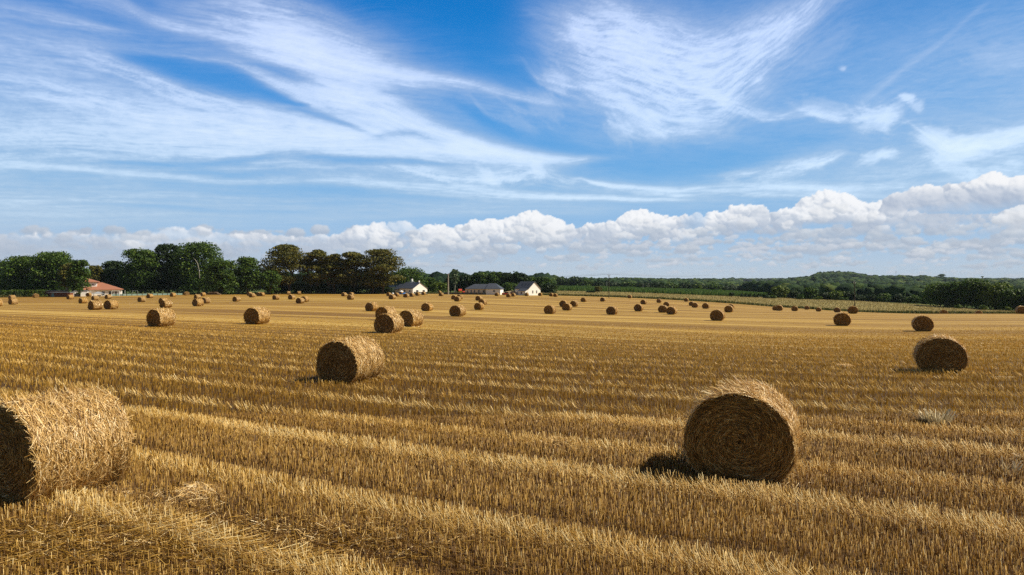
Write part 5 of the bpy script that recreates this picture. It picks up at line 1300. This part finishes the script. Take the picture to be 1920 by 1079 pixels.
# red roofed house
p = at(229, 251); r1 = empty('red_roofed_house', p, R(27), 'cream house with large terracotta hipped roofs at the left, half behind a tree', 'house', None)
mb = MB(); mb.box(-13.4, -.4, 0, 9.0, -.8, 2.15); mb.build('wall', m_white, r1)
hip_roof(-13.4, -.4, 0, 9.0, 2.15, 4.9, .5, .18, 2.0, 6.2).build('roof', m_redt, r1)
mb = MB(); mb.box(-13.4, -8.1, 1.6, 8.0, 2.4, 5.0); up = mb.build('upper_wall', m_white, r1); hip_roof(-13.4, -8.1, 1.6, 8.0, 5.0, 6.85, .5, .18, .6, 4.4).build('upper_roof', m_redt, r1)
win(r1, -9.3, 3.85, .45, .45, y=1.6)
for x, w_ in ((-6.0, .9), (-3.5, 1.5), (-2.0, .7)): win(r1, x, .35, w_, 1.3, y=0)
mb = MB(); mb.box(-15.2, -10.6, -2.6, -.02, -.8, 1.75); mb.build('garage_wall', m_white, r1)
mb = MB(); mb.box(-15.3, -10.5, -2.7, -.03, 1.76, 1.98); mb.build('garage_roof', m_lslate, r1)
mb = MB(); mb.box(-14.6, -12.9, -2.64, -2.6, -.8, 1.0); mb.build('garage_door', m_dark, r1)
mb = MB(); mb.box(-.2, -.08, -.5, -.38, -.8, 2.1); mb.box(.9, 1.0, -.5, -.38, -.8, 2.1); mb.build('porch_post', m_trim, r1)
# open-sided garden gazebo
p = at(184, 241); g1 = empty('garden_gazebo', p, R(25), 'small grey gazebo roof standing before the red roofed house', 'gazebo')
hip_roof(-1.5, 1.5, -1.2, 1.2, 1.0, 1.65, .15, .08, 1.3, 1.3).build('roof', m_metal, g1)
for x, y in ((-1.4, -1.1), (1.4, -1.1), (-1.4, 1.1), (1.4, 1.1)):
    q = MB(); q.tube((x, y, -.3), (x, y, 1.0), .06); q.build('post', m_metal, g1)
q = MB(); q.box(-.2, .9, -.3, .4, 0, .55); q.build('bench', m_trim, g1)
# garden swing frame
p = at(217, 245); s1 = empty('swing_frame', p, R(20), 'white A-frame garden swing before the windows of the red roofed house', 'swing')
for x in (-1.2, 1.2):
    for y in (-.7, .7):
        q = MB(); q.tube((x, y, -.2), (x, 0, 1.9), .05); q.build('leg', m_trim, s1)
q = MB(); q.tube((-1.3, 0, 1.9), (1.3, 0, 1.9), .05); q.build('crossbar', m_trim, s1)
q = MB(); q.tube((-.3, 0, 1.9), (-.3, 0, .5), .015); q.tube((.3, 0, 1.9), (.3, 0, .5), .015); q.box(-.35, .35, -.12, .12, .46, .52); q.build('seat', m_wood_, s1)
# football goal
p = at(253, 262); s2 = empty('football_goal', p, R(-5), 'small metal football goal under the tall rounded tree', 'goal')
for x in (-1.05, 1.05):
    q = MB(); q.tube((x, 0, -.2), (x, 0, 1.75), .045); q.build('post', m_metal, s2)
    q = MB(); q.tube((x, 0, 1.75), (x, 1.0, 0), .025); q.build('stay', m_metal, s2)
q = MB(); q.tube((-1.05, 0, 1.75), (1.05, 0, 1.75), .045); q.build('crossbar', m_metal, s2)
# pale netting fence
def fence(name, x0, x1, d0, d1, h, col, label, n, cat='fence', thick=.04, posth=.15, postm=None, off=0.0):
    A = at(x0, d0); B_ = at(x1, d1); v = B_ - A; L = math.hypot(v[0], v[1]); root = empty(name, A, math.atan2(v[1], v[0]), label, cat)
    for i in range(n):                       # panels follow the ground
        a, b = i / n * L, (i + 1) / n * L - .01; za = H1(*(A + v * i / n)[:2]) - A[2] - .1; zb = H1(*(A + v * (i + 1) / n)[:2]) - A[2] - .1
        mb = MB(); t = thick / 2
        mb.add([(a, -t, za), (b, -t, zb), (b, t, zb), (a, t, za), (a, -t, za + h), (b, -t, zb + h), (b, t, zb + h), (a, t, za + h)], [(0, 1, 5, 4), (2, 3, 7, 6), (4, 5, 6, 7), (1, 2, 6, 5), (3, 0, 4, 7)])
        mb.build('panel', col, root)
        q = MB(); q.tube((a, -t - .06, za - .1), (a, -t - .06, za + h + posth), .05, n=6); q.build('post', postm or m_wood_, root)
    return root
m_net = simple('pale_netting', (.27, .40, .36), .8, .2, .2, 6); m_lowwall = simple('dark_screen', (.075, .08, .085), .8, .2, .3, 4)
fence('netting_fence', 208, 342, 249, 262, .75, m_net, 'long pale blue green netting fence right of the red roofed house', 14)
fence('screen_fence', 831, 911, 283, 281, .95, m_lowwall, 'dark grey screen fence along the garden of the long low house', 10)
# shed
m_brick = simple('red_brick', (.26, .11, .07), .9, .1, .25, 5)
p = at(108, 238); sh = empty('brick_shed', p, -R(3), 'low brick shed with flat grey roof under the far left trees', 'shed')
mb = MB(); mb.box(-2.6, 3.2, 0, 3.5, -.4, 1.45); mb.build('wall', m_brick, sh); mb = MB(); mb.box(-3.6, 3.5, -.4, 3.9, 1.46, 1.62); mb.build('roof', m_metal, sh)
mb = MB(); mb.box(-2.2, -1.3, -.03, -.001, -.3, 1.3); mb.build('door', m_net, sh)
mb = MB(); mb.box(-7.2, -2.8, 2.2, 5.4, -.4, 1.6); sh2 = None
p = at(90, 245); sh2 = empty('low_shed', p, 0, 'second low shed roof showing just above the hedge at far left', 'shed'); mb = MB(); mb.box(-2, 5, 0, 3, -.4, 2.0); mb.build('wall', m_brick, sh2); mb = MB(); mb.box(-2.5, 5.5, -.4, 3.4, 2.01, 2.15); mb.build('roof', m_metal, sh2)
# log pile
p = at(399, 262); lg = empty('log_pile', p, 0, 'low stack of grey logs at the foot of the left trees', 'log pile'); rl = random.Random(4)
mb = MB()
for r_i in range(4):
    for k in range(13 - 2 * r_i):
        x = -2.6 + (k + r_i) * .42 + rl.uniform(-.04, .04); y0 = rl.uniform(-.15, .1); mb.tube((x, y0, .12 + r_i * .27), (x, y0 + 1.6, .12 + r_i * .27), rl.uniform(.14, .2), n=8)
mb.build('logs', m_wood_, lg)

# ------------------------------------------------------------------ poles and wires
m_conc = simple('concrete', (.36, .33, .29), .9, .1, .1, 1); m_tar = simple('tarred_wood', (.055, .042, .032), .8, .2, .3, 2); m_porc = simple('insulator', (.6, .6, .58), .3, .5, .05)
def pole(name, x, yt, d, r0, r1, mat, label, style, rz=0, group='utility poles'):
    p = at(x, d); top = ZC - (yt - HZ) / F * d - p[2]; root = empty(name, p, rz, label, 'pole', group)
    q = MB(); q.tube((0, 0, -.8), (0, 0, top), r0, r1, 10); q.build('shaft', mat, root)
    tips = []
    if style == 'T':
        q = MB(); q.box(-.62, .62, -.08, .08, top - .12, top + .02); a = q.build('crossarm', m_conc, root); tips = [(-.55, 0, top + .22), (0, 0, top + .25), (.55, 0, top + .22)]
        for t in tips: q = MB(); q.tube((t[0], 0, top + .02), t, .05, .03, 6); q.build('insulator', m_porc, a)
    if style == 'V':
        tips = [(-.75, 0, top + .15), (.75, 0, top + .15), (0, 0, top + .65)]
        q = MB()
        for t in tips: q.tube((0, 0, top - .45), t, .06, .05, 6)
        a = q.build('crossarm', m_metal, root)
        for t in tips: q = MB(); q.tube(t, (t[0], 0, t[2] + .22), .06, .03, 6); q.build('insulator', m_porc, a)
        tips = [(t[0], 0, t[2] + .22) for t in tips]
    c_, s_ = math.cos(rz), math.sin(rz)
    return [Vector((p[0] + t[0] * c_, p[1] + t[0] * s_, p[2] + t[2])) for t in tips]
t1 = pole('concrete_pole', 840.5, 514, 279, .30, .19, m_conc, 'pale concrete pole with short crossarm between the houses', 'T')
t2 = pole('wooden_pole', 1141.8, 516.5, 262, .16, .12, m_tar, 'dark wooden pole with forked top before the maize', 'V', R(35))
t3 = pole('wooden_pole', 1602.5, 530.5, 226, .15, .11, m_tar, 'slim dark pole with forked top on the right verge', 'V', R(35))
pole('wooden_pole', 1137.5, 528, 520, .22, .18, m_conc, 'thin pale far pole just left of the dark forked pole', None)
pole('wooden_pole', 1205.5, 532, 520, .2, .16, m_conc, 'short pale far pole right of the dark forked pole', None)
m_wire = simple('wire', (.10, .10, .11), .6, .3, .0)
def wire(a, b, sag, label, r=.022):
    pts = []
    for k in range(13):
        t = k / 12; p_ = a.lerp(b, t); pts.append(p_ - Vector((0, 0, sag * 4 * t * (1 - t))))
    q = MB(); q.limb(pts, [r] * 13, 4); tag(q.build('power_line', m_wire), label, 'power line', 'power lines')
for k, nm in enumerate(('left', 'right', 'middle')):
    far = Vector(tuple(P(985, 519 - k * .6, 330)))
    wire(t2[k], far, .6, f'{nm} power line from the dark forked pole towards the tall gabled house')
    far2 = Vector(tuple(P(1330, 517 - k * .6, 480)))
    wire(t2[k], far2, .8, f'{nm} power line running right from the dark forked pole')

# ------------------------------------------------------------------ small things in the gardens
def paint(name, c): return simple(name, c, .5, .4, .05)
m_red = paint('red_plastic', (.55, .06, .03)); m_yel = paint('yellow_plastic', (.75, .50, .04)); m_grn = paint('green_plastic', (.08, .42, .20)); m_blu = paint('blue_tarpaulin', (.03, .18, .50)); m_wht = paint('white_plastic', (.8, .8, .8))
p = at(863, 286); k1 = empty('play_house', p, R(10), 'yellow and red play tower with green slide left of the long low house', 'play tower')
for x, y in ((-.5, -.4), (.5, -.4), (-.5, .4), (.5, .4)): q = MB(); q.box(x - .06, x + .06, y - .06, y + .06, -.1, 1.6); q.build('post', m_yel, k1)
q = MB(); q.box(-.6, .6, -.5, .5, .7, .8); q.build('platform', m_yel, k1); q = MB(); q.box(-.44, .44, -.46, -.42, .8, 1.3); q.build('side_panel', m_yel, k1)
gable_roof(-.6, .6, -.5, .5, 1.6, 2.2, .1, .06).build('roof', m_red, k1)
q = MB(); q.add([(-.62, -.25, .75), (-.62, .25, .75), (-1.9, .25, 0), (-1.9, -.25, 0), (-.62, -.25, .82), (-.62, .25, .82), (-1.9, .25, .08), (-1.9, -.25, .08)], [(4, 5, 6, 7), (0, 3, 2, 1), (0, 4, 7, 3), (1, 2, 6, 5), (2, 3, 7, 6)]); q.build('slide', m_grn, k1)
p = at(869.6, 285.5); k2 = empty('toy_cabin', p, 0, 'small red toy cabin right of the play tower', 'toy cabin'); q = MB(); q.box(-.4, .4, -.3, .3, -.1, 1.0); q.build('wall', m_red, k2); gable_roof(-.4, .4, -.3, .3, 1.0, 1.35, .08, .05).build('roof', m_red, k2)
q = MB(); q.box(-.12, .12, -.33, -.301, -.1, .7); q.build('door', m_dark, k2)
p = at(985, 275); k3 = empty('garden_slide', p, R(-20), 'green garden slide before the tall gabled house', 'slide')
q = MB(); q.add([(.9, -.25, 1.5), (.9, .25, 1.5), (-1.1, .25, 0), (-1.1, -.25, 0), (.9, -.25, 1.6), (.9, .25, 1.6), (-1.1, .25, .1), (-1.1, -.25, .1)], [(4, 5, 6, 7), (0, 3, 2, 1), (0, 4, 7, 3), (1, 2, 6, 5), (2, 3, 7, 6), (0, 1, 5, 4)]); q.build('chute', m_grn, k3)
for y in (-.25, .25): q = MB(); q.tube((.95, y, -.1), (.9, y, 1.6), .05); q.build('leg', m_yel, k3)
# blue tarpaulins, ball, beside the left white house
def blob(name, x, d, rx, ry, rz_, mat, label, cat, seed=0, z=0.0):
    V = ICV.copy(); V = V * (1 + .12 * perlin(V[:, 0] * 2 + seed, V[:, 2] * 2 + V[:, 1], seed)[:, None]) * np.array([rx, ry, rz_]); V[:, 2] = np.maximum(V[:, 2], -.2) + z
    o = link(name, np_mesh(name, V, ICF, smooth=True), mat); o.location = tuple(at(x, d)); return tag(o, label, cat)
blob('blue_tarpaulin', 757.5, 277, 1.1, .8, .75, m_blu, 'bright blue tarpaulin heap right of the white parasol', 'tarpaulin', 1)
blob('blue_tarpaulin', 749.5, 277, .6, .6, .65, m_blu, 'small blue tarpaulin heap left of the white parasol', 'tarpaulin', 2)
p = at(752.8, 277); pr = empty('parasol', p, 0, 'white dome parasol over the blue tarpaulins', 'parasol'); q = MB(); q.tube((0, 0, -.1), (0, 0, 1.6), .03); q.build('pole', m_metal, pr)
q = MB(); n_ = 10; q.add([(math.cos(2 * math.pi * k / n_) * .9, math.sin(2 * math.pi * k / n_) * .9, 1.15) for k in range(n_)] + [(0, 0, 1.7)], [(k, (k + 1) % n_, n_) for k in range(n_)]); q.build('canopy', m_wht, pr)
blob('water_tank', 736.5, 275, .42, .42, .42, m_wht, 'white water tank left before the garage of the left white house', 'water tank', 3, .3)
# earth bank, brush, wood pile and car right of the long low house
m_earth = simple('dry_earth', (.34, .25, .14), .95, .1, .4, 2)
blob('earth_bank', 962, 288, 5.6, 2.0, 1.75, m_earth, 'pale earth bank covered with dry brush between the two right houses', 'earth bank', 4)
p = at(965.5, 281); wp = empty('pallet_fence', p, 0, 'row of dark upright pallets leaning on the earth bank', 'fence')
for k in range(12): q = MB(); h_ = 1.35 + .25 * math.sin(k * 2.3); q.box(-1.5 + k * .26, -1.5 + k * .26 + .17, -.05, .05, -.2, h_); q.build('board', m_wood_, wp)
q = MB(); q.box(-1.5, 1.6, .051, .1, .5, .6); q.box(-1.5, 1.6, .051, .1, 1.0, 1.1); q.build('rail', m_wood_, wp)
p = at(950, 280.5); cr = empty('parked_car', p, R(4), 'dark red car half hidden in front of the earth bank', 'car')
q = MB(); q.prism([(-1.9, .25), (1.9, .25), (1.95, .7), (1.2, .85), (-1.1, .88), (-1.9, .8)], -.75, .75); q.build('body', m_red, cr)
q = MB(); q.prism([(-1.2, .86), (.9, .86), (.45, 1.3), (-.8, 1.32)], -.66, .66); q.build('cabin', m_dark, cr)
for x in (-1.2, 1.2):
    for y in (-.7, .7): q = MB(); q.tube((x, y - .1, .3), (x, y + .1, .3), .3, n=12); q.build('wheel', m_tar, cr)
p = at(955.6, 279.5); bx = MB(); bx.box(-.35, .35, -.3, .3, 0, .75); bx.box(-.38, .38, -.33, .33, .755, .84); o = bx.build('white_container', m_wht); o.location = tuple(p); tag(o, 'white box shaped container at the right end of the red car', 'container')
# far landmarks
p = at(1842, 2450); z0 = ZC - (523 - HZ) / F * 2450; wt = empty('water_tower', (p[0], p[1], z0 - 6), 0, 'far pale mushroom shaped water tower on the right skyline', 'water tower')
q = MB(); q.tube((0, 0, 0), (0, 0, 11), 1.6, 1.3, 14); q.build('shaft', m_conc, wt); q = MB(); q.tube((0, 0, 10.5), (0, 0, 13.5), 1.5, 5, 18); q.tube((0, 0, 13.5), (0, 0, 15.2), 5, 4.6, 18); q.build('tank', m_conc, wt)
p = at(1680, 1900); ms = empty('radio_mast', (p[0], p[1], ZC - (516 - HZ) / F * 1900), 0, 'thin radio mast on the wooded ridge right of the hill', 'mast'); q = MB(); q.tube((0, 0, -4), (0, 0, 12), .35, .15, 6); q.build('mast', m_metal, ms)
q = MB(); q.box(-.8, .8, -.3, .3, 8.5, 9.6); q.box(-.6, .6, -.3, .3, 6.0, 6.8); q.build('antenna', m_metal, ms)
